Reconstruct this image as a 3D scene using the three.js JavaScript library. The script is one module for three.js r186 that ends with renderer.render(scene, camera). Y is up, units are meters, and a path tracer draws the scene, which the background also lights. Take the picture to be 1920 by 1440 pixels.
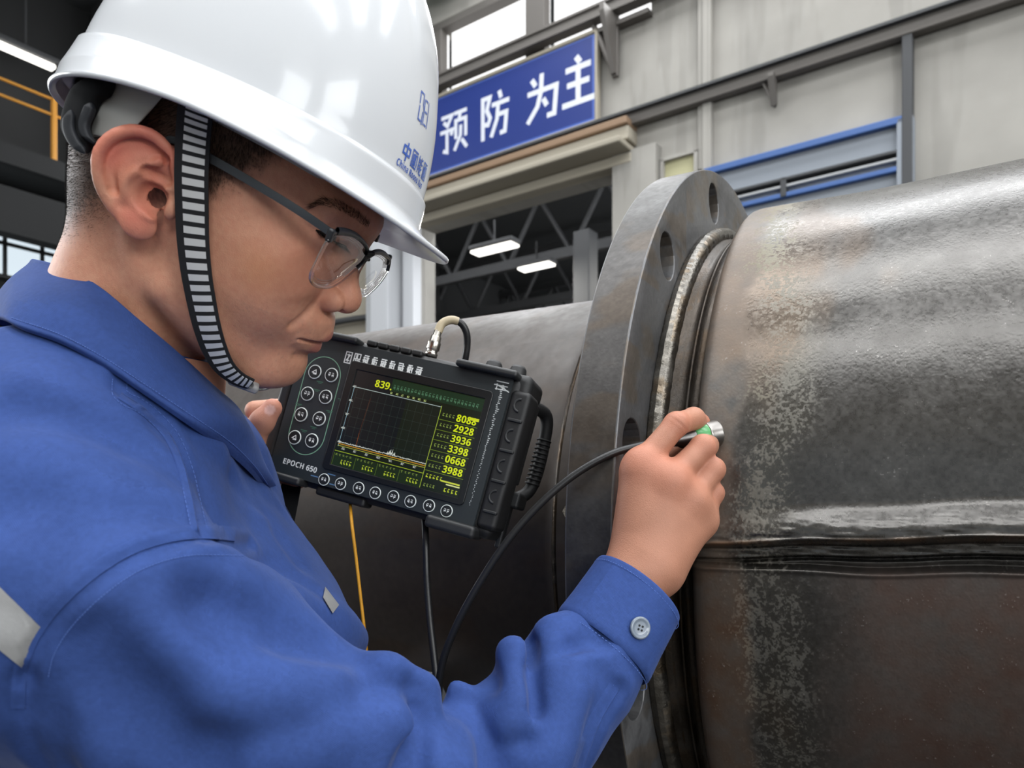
import * as THREE from 'three';
import { mergeGeometries, mergeVertices, toCreasedNormals } from 'three/addons/utils/BufferGeometryUtils.js';
import { RoundedBoxGeometry } from 'three/addons/geometries/RoundedBoxGeometry.js';
import { RectAreaLightUniformsLib } from 'three/addons/lights/RectAreaLightUniformsLib.js';

// ---------------------------------------------------------------- camera, sky, large lights, exposure
const EYE = 1.45, FOCAL = 1400, CX = 960, CY = 940;      // eye height in metres, lens in pixels of the 1920 x 1440 frame
const scene = new THREE.Scene();
const camera = new THREE.PerspectiveCamera(2 * Math.atan(720 / FOCAL) * 180 / Math.PI, 1920 / 1440, 0.03, 200);
camera.position.set(0, EYE, 0);
camera.setViewOffset(1920, 1440, 0, 720 - CY, 1920, 1440);
camera.focus = 0.62;
camera.userData.fStop = 10;
const renderer = new THREE.WebGLRenderer();
renderer.toneMapping = THREE.LinearToneMapping;
renderer.toneMappingExposure = 0.7;
renderer.shadowMap.enabled = true;
RectAreaLightUniformsLib.init();
scene.background = new THREE.Color(0.85, 0.93, 1.0);       // overcast sky outside the hall
const HALL = -35.7 * Math.PI / 180, DEPTH = 7.93;           // the hall's turn; distance from the eye to the sign wall
const SKYLIGHT = 10, DAYLIGHT = 15, SIDELIGHT = 13;                         // brightness of roof lights and of high windows
// ---------------------------------------------------------------- helpers
const V = (x, y, z) => new THREE.Vector3(x, y, z);
const { lerp, clamp, smoothstep } = THREE.MathUtils;
const P = (px, py, d) => V((px - CX) / FOCAL * d, EYE + (CY - py) / FOCAL * d, -d);   // point seen at a pixel, at a depth
const rng = (s) => () => { s = (s + 0x6d2b79f5) | 0; let t = Math.imul(s ^ (s >>> 15), 1 | s); t = (t + Math.imul(t ^ (t >>> 7), 61 | t)) ^ t; return ((t ^ (t >>> 14)) >>> 0) / 4294967296; };
const used = {};
function numbered(n) { const k = used[n] = (used[n] ?? -1) + 1; return k ? n + '_' + String(k).padStart(3, '0') : n; }
function add(o, label, category, group, kind) {
  o.name = numbered(o.name); scene.add(o);
  if (label) o.userData.label = label;
  if (category) o.userData.category = category;
  if (group) o.userData.group = group;
  if (kind) o.userData.kind = kind;
  return o;
}
function thing(name, label, category, pos, group) { const g = new THREE.Group(); g.name = name; if (pos) g.position.copy(pos); return add(g, label, category, group); }
function mesh(name, geo, mat, parent, label) {
  const m = new THREE.Mesh(geo, mat); m.name = name; m.castShadow = m.receiveShadow = true;
  if (parent) { parent.add(m); if (label) m.userData.label = label; }
  return m;
}
// a part whose geometry is given in world coordinates
function wpart(name, geo, mat, parent, label) {
  parent.updateMatrixWorld(true);
  geo.applyMatrix4(parent.matrixWorld.clone().invert());
  return mesh(name, geo, mat, parent, label);
}
const merge = (list) => mergeGeometries(list.map((g) => { const h = g.index ? g.toNonIndexed() : g; for (const k of Object.keys(h.attributes)) if (!['position', 'normal', 'uv'].includes(k)) h.deleteAttribute(k); return h; }));
const at = (g, x, y, z, rx = 0, ry = 0, rz = 0) => { g.applyMatrix4(new THREE.Matrix4().compose(V(x, y, z), new THREE.Quaternion().setFromEuler(new THREE.Euler(rx, ry, rz)), V(1, 1, 1))); return g; };
const bx = (w, h, d, x = 0, y = 0, z = 0) => at(new THREE.BoxGeometry(w, h, d), x, y, z);
const rbx = (w, h, d, r, x = 0, y = 0, z = 0, seg = 2) => at(new RoundedBoxGeometry(w, h, d, seg, r), x, y, z);
function tube(pts, r, seg = 60, rad = 10, closed = false) { return new THREE.TubeGeometry(new THREE.CatmullRomCurve3(pts, closed, 'centripetal'), seg, r, rad, closed); }
function bar(a, b, r, rad = 10) { const g = new THREE.CylinderGeometry(r, r, a.distanceTo(b), rad); g.applyQuaternion(new THREE.Quaternion().setFromUnitVectors(V(0, 1, 0), b.clone().sub(a).normalize())); g.translate((a.x + b.x) / 2, (a.y + b.y) / 2, (a.z + b.z) / 2); return g; }
// a surface from a function of (i, j): rows x columns
function sheet(nu, nv, f, closeU = false) {
  const pos = [], uv = [], idx = [];
  for (let j = 0; j <= nv; j++) for (let i = 0; i <= nu; i++) { const p = f(i / nu, j / nv); pos.push(p.x, p.y, p.z); uv.push(p.u ?? i / nu, p.v ?? j / nv); }
  for (let j = 0; j < nv; j++) for (let i = 0; i < nu; i++) { const a = j * (nu + 1) + i, b = a + 1, c = a + nu + 1, d = c + 1; idx.push(a, b, d, a, d, c); }
  const g = new THREE.BufferGeometry();
  g.setAttribute('position', new THREE.Float32BufferAttribute(pos, 3)); g.setAttribute('uv', new THREE.Float32BufferAttribute(uv, 2)); g.setIndex(idx);
  g.computeVertexNormals();
  if (closeU) { const n = g.attributes.normal; for (let j = 0; j <= nv; j++) { const a = j * (nu + 1), b = a + nu; const v = V(n.getX(a) + n.getX(b), n.getY(a) + n.getY(b), n.getZ(a) + n.getZ(b)).normalize(); n.setXYZ(a, v.x, v.y, v.z); n.setXYZ(b, v.x, v.y, v.z); } }
  return g;
}
// a surface of revolution about z; profile = [[z, r], ...], between angles in degrees counted from up towards -x
function revolve(profile, a0, a1, seg, turn = null) {
  return sheet(seg, profile.length - 1, (s, t) => {
    const [z, r0] = profile[Math.round(t * (profile.length - 1))], a = lerp(a0, a1, s), r = turn ? turn(r0, a, z) : r0, q = a * Math.PI / 180;
    return { x: -r * Math.sin(q), y: r * Math.cos(q), z, u: z, v: q * 0.415 };
  }, Math.abs(a1 - a0) >= 360);
}
// tileable noise
const LAT = (() => { const r = rng(7), a = new Float32Array(65536); for (let i = 0; i < 65536; i++) a[i] = r(); return a; })();
function vnoise(x, y, per = 256) {
  const xi = Math.floor(x), yi = Math.floor(y), fx = x - xi, fy = y - yi, u = fx * fx * (3 - 2 * fx), v = fy * fy * (3 - 2 * fy);
  const w = (k) => ((k % per) + per) % per, x0 = w(xi), x1 = w(xi + 1), y0 = w(yi) * 256, y1 = w(yi + 1) * 256;
  const a = LAT[(x0 + y0) & 65535], b = LAT[(x1 + y0) & 65535], c = LAT[(x0 + y1) & 65535], d = LAT[(x1 + y1) & 65535];
  return a + (b - a) * u + (c - a) * v + (a - b - c + d) * u * v;
}
function fbm(x, y, per, oct = 4) { let s = 0, a = 0.5, t = 0; for (let i = 0; i < oct; i++) { s += a * vnoise(x + i * 17.3 * (per > 255 ? 1 : 0), y, per); t += a; x *= 2; y *= 2; per = Math.min(256, per * 2); a *= 0.5; } return s / t; }
function v3noise(x, y, z) { const zi = Math.floor(z), f = z - zi, u = f * f * (3 - 2 * f); return lerp(vnoise(x + zi * 37.7, y + zi * 11.3), vnoise(x + (zi + 1) * 37.7, y + (zi + 1) * 11.3), u); }
function dataTex(w, h, f, srgb, rx = 1, ry = 1) {
  const d = new Uint8Array(w * h * 4);
  for (let y = 0, o = 0; y < h; y++) for (let x = 0; x < w; x++, o += 4) { const c = f(x / w, y / h, x, y); if (typeof c === 'number') d[o] = d[o + 1] = d[o + 2] = clamp(c, 0, 1) * 255; else { d[o] = clamp(c[0], 0, 1) * 255; d[o + 1] = clamp(c[1], 0, 1) * 255; d[o + 2] = clamp(c[2], 0, 1) * 255; } d[o + 3] = 255; }
  const t = new THREE.DataTexture(d, w, h); t.magFilter = THREE.LinearFilter; t.minFilter = THREE.LinearMipmapLinearFilter; t.wrapS = t.wrapT = THREE.RepeatWrapping; t.repeat.set(rx, ry);
  if (srgb) t.colorSpace = THREE.SRGBColorSpace; t.needsUpdate = true; return t;
}
function canvasTex(w, h, draw, srgb = true) { const c = document.createElement('canvas'); c.width = w; c.height = h; draw(c.getContext('2d'), w, h); const t = new THREE.CanvasTexture(c); if (srgb) t.colorSpace = THREE.SRGBColorSpace; return t; }
const std = (color, roughness = 0.6, metalness = 0, o = {}) => new THREE.MeshStandardMaterial({ color, roughness, metalness, ...o });
const phys = (o) => new THREE.MeshPhysicalMaterial(o);
// uv in metres from the face direction of each triangle
function boxUV(g0) {
  const g = g0.index ? g0.toNonIndexed() : g0, p = g.attributes.position, uv = new Float32Array(p.count * 2), a = V(), b = V(), c = V();
  for (let i = 0; i < p.count; i += 3) {
    a.fromBufferAttribute(p, i); b.fromBufferAttribute(p, i + 1); c.fromBufferAttribute(p, i + 2);
    const n = b.clone().sub(a).cross(c.clone().sub(a)), x = Math.abs(n.x), y = Math.abs(n.y), z = Math.abs(n.z);
    [a, b, c].forEach((q, k) => { const [u, v] = z >= x && z >= y ? [q.x, q.y] : x >= y ? [q.z, q.y] : [q.x, q.z]; uv[(i + k) * 2] = u; uv[(i + k) * 2 + 1] = v; });
  }
  g.setAttribute('uv', new THREE.BufferAttribute(uv, 2)); return g;
}
// ---- solids as distance fields, meshed with surface nets
const smin = (a, b, k) => { const h = Math.max(k - Math.abs(a - b), 0) / k; return Math.min(a, b) - h * h * k * 0.25; };
const smax = (a, b, k) => -smin(-a, -b, k);
function segD(x, y, z, a, b) { const ex = b[0] - a[0], ey = b[1] - a[1], ez = b[2] - a[2], px = x - a[0], py = y - a[1], pz = z - a[2], t = Math.min(1, Math.max(0, (px * ex + py * ey + pz * ez) / (ex * ex + ey * ey + ez * ez + 1e-12))), dx = px - t * ex, dy = py - t * ey, dz = pz - t * ez; segD.t = t; return Math.sqrt(dx * dx + dy * dy + dz * dz); }
const cap = (x, y, z, a, b, ra, rb) => { const d = segD(x, y, z, a, b); return d - (ra + (rb - ra) * segD.t); };
const ell = (x, y, z, c, r) => { const ax = (x - c[0]) / r[0], ay = (y - c[1]) / r[1], az = (z - c[2]) / r[2], k0 = Math.sqrt(ax * ax + ay * ay + az * az), bx_ = ax / r[0], by = ay / r[1], bz = az / r[2], k1 = Math.sqrt(bx_ * bx_ + by * by + bz * bz); return k1 < 1e-9 ? -Math.min(r[0], r[1], r[2]) : k0 * (k0 - 1) / k1; };
function nets(sdf, lo, hi, h, grad = h * 0.7) {
  const n = [0, 1, 2].map((k) => Math.ceil((hi[k] - lo[k]) / h) + 1), [nx, ny, nz] = n, F = new Float32Array(nx * ny * nz).fill(NaN), B = 4, half = B * h * 0.87 * 1.9 + 0.3 * h, C = 16, big = C * h * 0.87 * 1.6;
  const live = [];
  for (let K = 0; K < nz - 1; K += C) for (let J = 0; J < ny - 1; J += C) for (let I = 0; I < nx - 1; I += C) {
   if (Math.abs(sdf(lo[0] + (I + C / 2) * h, lo[1] + (J + C / 2) * h, lo[2] + (K + C / 2) * h)) > big) continue;
   for (let k = K; k < Math.min(K + C, nz - 1); k += B) for (let j = J; j < Math.min(J + C, ny - 1); j += B) for (let i = I; i < Math.min(I + C, nx - 1); i += B) {
    if (Math.abs(sdf(lo[0] + (i + B / 2) * h, lo[1] + (j + B / 2) * h, lo[2] + (k + B / 2) * h)) > half) continue;
    live.push([i, j, k]);
    for (let c = k; c <= Math.min(k + B, nz - 1); c++) for (let b = j; b <= Math.min(j + B, ny - 1); b++) for (let a = i; a <= Math.min(i + B, nx - 1); a++) { const q = (c * ny + b) * nx + a; if (F[q] !== F[q]) F[q] = sdf(lo[0] + a * h, lo[1] + b * h, lo[2] + c * h); }
   }
  }
  const vid = new Map(), pos = [], idx = [], sx = 1, sy = nx, sz = nx * ny, off = [0, sx, sy, sx + sy, sz, sz + sx, sz + sy, sz + sx + sy];
  const E = [[0, 1], [2, 3], [4, 5], [6, 7], [0, 2], [1, 3], [4, 6], [5, 7], [0, 4], [1, 5], [2, 6], [3, 7]];
  for (const [bi, bj, bk] of live) for (let k = bk; k < Math.min(bk + B, nz - 1); k++) for (let j = bj; j < Math.min(bj + B, ny - 1); j++) for (let i = bi; i < Math.min(bi + B, nx - 1); i++) {
    const q = (k * ny + j) * nx + i; let m = 0;
    for (let c = 0; c < 8; c++) if (F[q + off[c]] < 0) m |= 1 << c;
    if (m === 0 || m === 255) continue;
    let x = 0, y = 0, z = 0, w = 0;
    for (const [a, b] of E) { if (((m >> a) & 1) === ((m >> b) & 1)) continue; const fa = F[q + off[a]], fb = F[q + off[b]], t = fa / (fa - fb); x += lerp(a & 1, b & 1, t); y += lerp((a >> 1) & 1, (b >> 1) & 1, t); z += lerp(a >> 2, b >> 2, t); w++; }
    vid.set(q, pos.length / 3); pos.push(lo[0] + (i + x / w) * h, lo[1] + (j + y / w) * h, lo[2] + (k + z / w) * h);
  }
  const quad = (a, b, c, d, flip) => { if (a === undefined || b === undefined || c === undefined || d === undefined) return; flip ? idx.push(a, c, b, b, c, d) : idx.push(a, b, c, b, d, c); };
  for (const q of vid.keys()) {
    const f0 = F[q] < 0;
    if ((F[q + sx] < 0) !== f0) quad(vid.get(q - sy - sz), vid.get(q - sz), vid.get(q - sy), vid.get(q), !f0);
    if ((F[q + sy] < 0) !== f0) quad(vid.get(q - sx - sz), vid.get(q - sz), vid.get(q - sx), vid.get(q), f0);
    if ((F[q + sz] < 0) !== f0) quad(vid.get(q - sx - sy), vid.get(q - sy), vid.get(q - sx), vid.get(q), !f0);
  }
  const nor = new Float32Array(pos.length);
  for (let i = 0; i < pos.length; i += 3) { const x = pos[i], y = pos[i + 1], z = pos[i + 2], e = grad, f0 = sdf(x + e, y - e, z - e), f1 = sdf(x - e, y - e, z + e), f2 = sdf(x - e, y + e, z - e), f3 = sdf(x + e, y + e, z + e), gx = f0 - f1 - f2 + f3, gy = -f0 - f1 + f2 + f3, gz = -f0 + f1 - f2 + f3, l = Math.hypot(gx, gy, gz) || 1; nor[i] = gx / l; nor[i + 1] = gy / l; nor[i + 2] = gz / l; }
  const g = new THREE.BufferGeometry();
  g.setAttribute('position', new THREE.Float32BufferAttribute(pos, 3)); g.setAttribute('normal', new THREE.BufferAttribute(nor, 3)); g.setIndex(idx);
  return g;
}
function paint(g, f) { const p = g.attributes.position, c = new Float32Array(p.count * 3); for (let i = 0; i < p.count; i++) { const q = f(p.getX(i), p.getY(i), p.getZ(i)); c[i * 3] = q[0]; c[i * 3 + 1] = q[1]; c[i * 3 + 2] = q[2]; } g.setAttribute('color', new THREE.BufferAttribute(c, 3)); return g; }
const gs = (x) => Math.exp(-x * x);
const srgb = (r, g, b) => { const c = new THREE.Color().setRGB(r / 255, g / 255, b / 255, THREE.SRGBColorSpace); return [c.r, c.g, c.b]; };
const rgb = (r, g, b) => new THREE.Color(...srgb(r, g, b));
// strokes of hand-drawn characters on a 100 x 100 square
function glyph(g, strokes, x, y, w, h, lw) { g.lineWidth = lw; g.lineCap = 'butt'; g.lineJoin = 'miter'; for (const s of strokes) { g.beginPath(); s.forEach(([a, b], i) => (i ? g.lineTo : g.moveTo).call(g, x + a * w / 100, y + b * h / 100)); g.stroke(); } }
// ---------------------------------------------------------------- the hall: local x to the right along the sign wall, y up, z out of the wall
const wallTint = dataTex(512, 512, (u, v) => { const a = fbm(u * 8, v * 8, 8, 5), b = fbm(u * 3 + 9, v * 12, 256, 4), s = smoothstep(fbm(u * 24, v * 3, 256, 3), 0.56, 0.72); const k = 0.86 + 0.12 * a + 0.06 * (b - 0.5) - 0.06 * s; return [k, k * 0.992, k * 0.975]; }, true, 0.25, 0.25);
const concreteTint = dataTex(512, 512, (u, v) => { const a = fbm(u * 6, v * 6, 6, 6), b = fbm(u * 40, v * 40, 40, 2); const k = 0.42 + 0.2 * (a - 0.5) + 0.06 * (b - 0.5); return [k, k * 0.98, k * 0.95]; }, true, 0.3, 0.3);
const M = {
  wall: std(rgb(158, 156, 152), 0.85, 0, { map: wallTint }), cream: std(rgb(166, 160, 147), 0.8, 0, { map: wallTint }), floor: std(rgb(122,120,116), 0.7, 0, { map: concreteTint }),
  roof: std(rgb(46, 48, 50), 0.8), dark: std(rgb(58, 59, 61), 0.6, 0.2), beam: std(rgb(96, 92, 88), 0.6, 0.3), greyPaint: std(rgb(150, 152, 154), 0.5, 0.2),
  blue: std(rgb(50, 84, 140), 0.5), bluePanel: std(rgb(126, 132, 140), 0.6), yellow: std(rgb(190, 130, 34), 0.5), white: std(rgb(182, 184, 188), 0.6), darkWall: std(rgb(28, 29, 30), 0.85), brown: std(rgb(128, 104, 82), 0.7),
  green: std(rgb(84, 128, 108), 0.8), niche: std(rgb(166, 162, 128), 0.8),
  glow: std(0x000000, 0.9, 0, { emissive: new THREE.Color(1, 1, 1), emissiveIntensity: 2.2 }), sky: std(0x202020, 0.9, 0, { emissive: new THREE.Color(0.94, 0.97, 1), emissiveIntensity: 3.0 }),
  lamp: std(0x222222, 0.9, 0, { emissive: new THREE.Color(1, 0.97, 0.9), emissiveIntensity: 4 }), pane: std(0x202428, 0.4, 0, { emissive: new THREE.Color(0.80, 0.92, 1), emissiveIntensity: 1.3 }),
};
const HX = V(Math.cos(HALL), 0, -Math.sin(HALL)), HN = V(Math.sin(HALL), 0, Math.cos(HALL));
const hall = (x, y, z) => HX.clone().multiplyScalar(x).addScaledVector(HN, z - DEPTH).setY(y);
function inHall(o, x, y, z) { o.position.copy(hall(x, y, z)); o.rotation.y = HALL; return o; }
function metricBox(w, h, d, x = 0, y = 0, z = 0) { return boxUV(bx(w, h, d, x, y, z)); }
function struct(name, geo, mat, x, y, z, label) { const m = inHall(mesh(name, geo, mat), x, y, z); return add(m, label, 'structure', null, 'structure'); }
const XL = -14, XR = 14, ZB = 15, ROOF = 10.2;
struct('floor', metricBox(XR - XL + 14, 0.3, ZB + 16, (XL + XR) / 2 - 3, -0.15, ZB / 2 - 6), M.floor, 0, 0, 0, 'grey concrete floor of the factory hall');
// sign wall, left open at the big doorway (x -7.3 .. -4.16, up to 5.37) and at the clerestory
{
  const g = [metricBox(4.16 + XR, 7.06, 0.3, (XR - 4.16) / 2, 3.53, -0.15), metricBox(6.7, 7.06, 0.3, XL + 3.35, 3.53, -0.15), metricBox(3.14, 1.69, 0.3, -5.73, 6.215, -0.15), metricBox(XR - XL, ROOF - 8.1, 0.3, 0, (ROOF + 8.1) / 2, -0.15), metricBox(XR + 3.72, 1.04, 0.3, (XR - 3.72) / 2, 7.58, -0.15)];
  struct('wall_far', merge(g), M.wall, 0, 0, 0, 'pale plastered hall wall carrying the blue sign and doorway');
}
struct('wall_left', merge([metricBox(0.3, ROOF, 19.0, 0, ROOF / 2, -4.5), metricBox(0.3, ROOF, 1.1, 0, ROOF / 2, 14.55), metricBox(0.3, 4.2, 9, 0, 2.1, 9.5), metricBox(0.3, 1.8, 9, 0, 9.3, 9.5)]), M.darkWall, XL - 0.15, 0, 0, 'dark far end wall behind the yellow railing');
struct('wall_right', merge([metricBox(0.3, ROOF, 6.7, 0, ROOF / 2, 3.35), metricBox(0.3, ROOF, 2.1, 0, ROOF / 2, 13.95), metricBox(0.3, 2.55, 6.2, 0, 1.275, 9.8), metricBox(0.3, ROOF - 5.65, 6.2, 0, (ROOF + 5.65) / 2, 9.8)]), M.wall, XR + 0.15, 0, 0, 'end wall of the hall outside the view');
struct('wall_back', merge([metricBox(XR - XL, 2.55, 0.3, 0, 1.275, 0), metricBox(XR - XL, ROOF - 5.65, 0.3, 0, (ROOF + 5.65) / 2, 0)]), M.wall, 0, 0, ZB + 0.15, 'side wall of the hall behind the viewer');
// roof with three skylight strips
const STRIPS = [[1.2, 3.4], [6.4, 8.8], [11.2, 13.2]];
{
  const g = []; let z = -0.3;
  for (const [a, b] of [...STRIPS, [ZB + 0.3, 0]]) { g.push(metricBox(XR - XL + 0.6, 0.25, a - z, 0, ROOF + 0.125, (a + z) / 2)); z = b; }
  for (const [a, b] of STRIPS) g.push(metricBox(7, 0.25, b - a, XL + 3.5, ROOF + 0.125, (a + b) / 2), metricBox(1.6, 0.25, b - a, XR - 0.8, ROOF + 0.125, (a + b) / 2));
  struct('ceiling', merge(g), M.roof, 0, 0, 0, 'dark sheet roof with strips of skylight');
  STRIPS.forEach(([a, b], k) => {
    struct('window_skylight', bx(XR - XL - 8.6, 0.04, b - a, 2.7, ROOF + 0.1, (a + b) / 2), M.sky, 0, 0, 0, 'milky roof light strip of the hall');
    const l = new THREE.RectAreaLight(new THREE.Color(0.96, 0.98, 1), SKYLIGHT, XR - XL - 8.6, b - a); l.name = 'skylight_daylight';
    l.position.copy(hall(2.7, ROOF - 0.01, (a + b) / 2)); l.rotation.set(0, HALL, 0); l.rotateX(-Math.PI / 2); scene.add(l);
  });
}
// high windows of the back wall
for (let k = 0; k < 1; k++) {
  const x = 9.8;
  const w = add(inHall(Object.assign(new THREE.Group(), { name: 'window_high' }), x, 4.1, ZB), 'high window band of the wall behind the viewer', 'window', null, 'structure');
  mesh('pane', bx(6.2, 3.1, 0.03, 0, 0, 0.1), M.sky, w);
  const f = []; for (let i = 0; i <= 6; i++) f.push(bx(0.09, 3.1, 0.12, -3.1 + i * 1.033, 0, 0.02)); for (let i = 0; i <= 3; i++) f.push(bx(6.2, 0.09, 0.12, 0, -1.55 + i * 1.033, 0.02)); f.push(bx(0.8, 3.1, 0.2, 3.5, 0, 0.1));
  mesh('frame', merge(f), M.greyPaint, w);
  const l = new THREE.RectAreaLight(new THREE.Color(0.95, 0.98, 1), DAYLIGHT, 6, 3); l.name = 'window_daylight'; l.position.copy(hall(x, 4.1, ZB - 0.06)); l.rotation.y = HALL; scene.add(l);
}
{
  const w = add(inHall(Object.assign(new THREE.Group(), { name: 'window_end' }), XR, 4.1, 9.8), 'high window of the near end wall outside the view', 'window', null, 'structure');
  mesh('pane', bx(0.03, 3.1, 6.2, 0.1, 0, 0), M.sky, w);
  const f = []; for (let i = 0; i <= 6; i++) f.push(bx(0.12, 3.1, 0.09, 0, 0, -3.1 + i * 1.033)); for (let i = 0; i <= 3; i++) f.push(bx(0.12, 0.09, 6.2, 0, -1.55 + i * 1.033, 0)); mesh('frame', merge(f), M.greyPaint, w);
  const l = new THREE.RectAreaLight(new THREE.Color(0.95, 0.98, 1), DAYLIGHT, 6, 3); l.name = 'window_end_daylight'; l.position.copy(hall(XR - 0.08, 4.1, 9.8)); l.rotation.y = HALL + Math.PI / 2; scene.add(l);
}
// tall window of the far end wall, left of the picture
{
  const w = add(inHall(Object.assign(new THREE.Group(), { name: 'window_side' }), XL, 6.3, 9.5), 'tall window of the end wall outside the view', 'window', null, 'structure');
  mesh('pane', bx(0.03, 4.2, 9, -0.1, 0, 0), M.sky, w);
  const f = []; for (let i = 0; i <= 8; i++) f.push(bx(0.12, 4.2, 0.09, 0, 0, -4.5 + i * 1.125)); for (let i = 0; i <= 4; i++) f.push(bx(0.12, 0.09, 9, 0, -2.1 + i * 1.05, 0)); mesh('frame', merge(f), M.greyPaint, w);
  const l = new THREE.RectAreaLight(new THREE.Color(0.95, 0.98, 1), SIDELIGHT, 9, 4.2); l.name = 'window_side_daylight'; l.position.copy(hall(XL + 0.08, 6.3, 9.5)); l.rotation.y = HALL - Math.PI / 2; scene.add(l);
}
// clerestory of the sign wall: bright glass above and below a dark rail
{
  const c = add(inHall(Object.assign(new THREE.Group(), { name: 'window_clerestory' }), 0, 0, 0), 'bright clerestory glazing above the blue sign', 'window', null, 'structure');
  for (let k = 0; k < 6; k++) { const x1 = -3.72 - (k === 0 ? 0 : 1.45 + (k - 1) * 1.72 + 0.06), x0 = -3.72 - (1.45 + k * 1.72); mesh('pane', bx(x1 - x0 - 0.02, 1.04, 0.03, (x0 + x1) / 2, 7.58, -0.2), M.glow, c); }
  for (let k = 0; k < 5; k++) mesh('mullion', rbx(0.3, 1.06, 0.14, 0.02, -5.33 - k * 1.72, 7.58, -0.05), M.beam, c);
  mesh('frame', merge([bx(10.2, 0.1, 0.16, -8.8, 8.12, -0.06), bx(10.2, 0.05, 0.3, -8.8, 7.05, -0.02)]), M.beam, c);
  const l = new THREE.RectAreaLight(new THREE.Color(0.96, 0.98, 1), DAYLIGHT, 9.8, 0.9); l.name = 'window_clerestory_daylight'; l.position.copy(hall(-8.7, 7.6, 0.25)); l.rotation.y = HALL + Math.PI; scene.add(l);
}
// rails, conduit beam and their brackets
function hallThing(name, label, category, x, y, z, group) { return add(inHall(Object.assign(new THREE.Group(), { name }), x, y, z), label, category, group); }
{
  const r = hallThing('crane_rail', 'dark steel rail running under the clerestory windows', 'beam', -6, 7.23, 0.14);
  mesh('web', rbx(15, 0.12, 0.1, 0.015), M.beam, r); mesh('flange', merge([bx(15, 0.03, 0.15, 0, 0.07, 0), bx(15, 0.03, 0.15, 0, -0.06, 0)]), M.beam, r);
  const tri = new THREE.Shape([new THREE.Vector2(0, 0), new THREE.Vector2(0.42, 0), new THREE.Vector2(0.42, -0.06), new THREE.Vector2(0.09, -0.06), new THREE.Vector2(0.09, -0.72), new THREE.Vector2(0, -0.75)]);
  tri.holes.push(new THREE.Path([new THREE.Vector2(0.1, -0.1), new THREE.Vector2(0.1, -0.5), new THREE.Vector2(0.3, -0.1)]));
  const mk = (x, y, s, label) => { const b = hallThing('wall_bracket', label, 'bracket', x, y, 0.08); const p = new THREE.Shape([new THREE.Vector2(0, 0), new THREE.Vector2(0.34 * s, 0), new THREE.Vector2(0.34 * s, -0.08 * s), new THREE.Vector2(0.07 * s, -0.68 * s), new THREE.Vector2(0, -0.68 * s)]); mesh('plate', at(new THREE.ExtrudeGeometry(p, { depth: 0.06, bevelEnabled: false }), 0, 0, 0, 0, -Math.PI / 2, 0).translate(0.03, 0, 0), M.beam, b); mesh('arm', bar(V(-0.28 * s, 0, 0.02), V(0, -0.66 * s, 0.02), 0.035 * s, 8), M.beam, b); mesh('post', rbx(0.08 * s, 0.72 * s, 0.06, 0.01, 0, -0.34 * s, 0), M.beam, b); };
  mk(-4.14, 7.14, 1, 'dark triangular bracket under the rail beside the blue sign'); mk(-2.3, 5.82, 0.42, 'small dark bracket under the long beam above the roller door');
  const c = hallThing('wall_beam', 'long dark beam crossing the pale wall below the sign', 'beam', 3, 5.86, 0.1); mesh('web', rbx(20.3, 0.13, 0.1, 0.015), M.beam, c); mesh('lip', bx(20.3, 0.03, 0.18, 0, 0.07, 0.02), M.dark, c);
  struct('trim_1', rbx(0.06, 2.6, 0.05, 0.01), M.wall, -3.11, 6.4, 0.03, 'narrow vertical joint strip on the pale wall'); struct('trim_2', rbx(0.1, 7.0, 0.1, 0.01), M.wall, -3.03, 3.5, 0.03, 'pale vertical pipe on the wall');
  struct('trim_3', merge([rbx(10, 0.16, 0.26, 0.02, -8.9, 5.68, 0.1), rbx(10, 0.07, 0.5, 0.02, -8.9, 5.52, 0.2), rbx(10, 0.12, 0.2, 0.02, -8.9, 5.42, 0.06)]), M.cream, 0, 0, 0, 'layered cream ledge above the dark doorway');
  struct('trim_4', rbx(10, 0.09, 0.3, 0.02, -8.9, 5.81, 0.12), M.brown, 0, 0, 0, 'brownish top edge of the cream ledge');
  struct('wall_pier', merge([metricBox(0.55, 5.5, 0.3, -3.87, 2.75, 0.0)]), M.wall, 0, 0, 0, 'pale pier at the right of the doorway');
}
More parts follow.
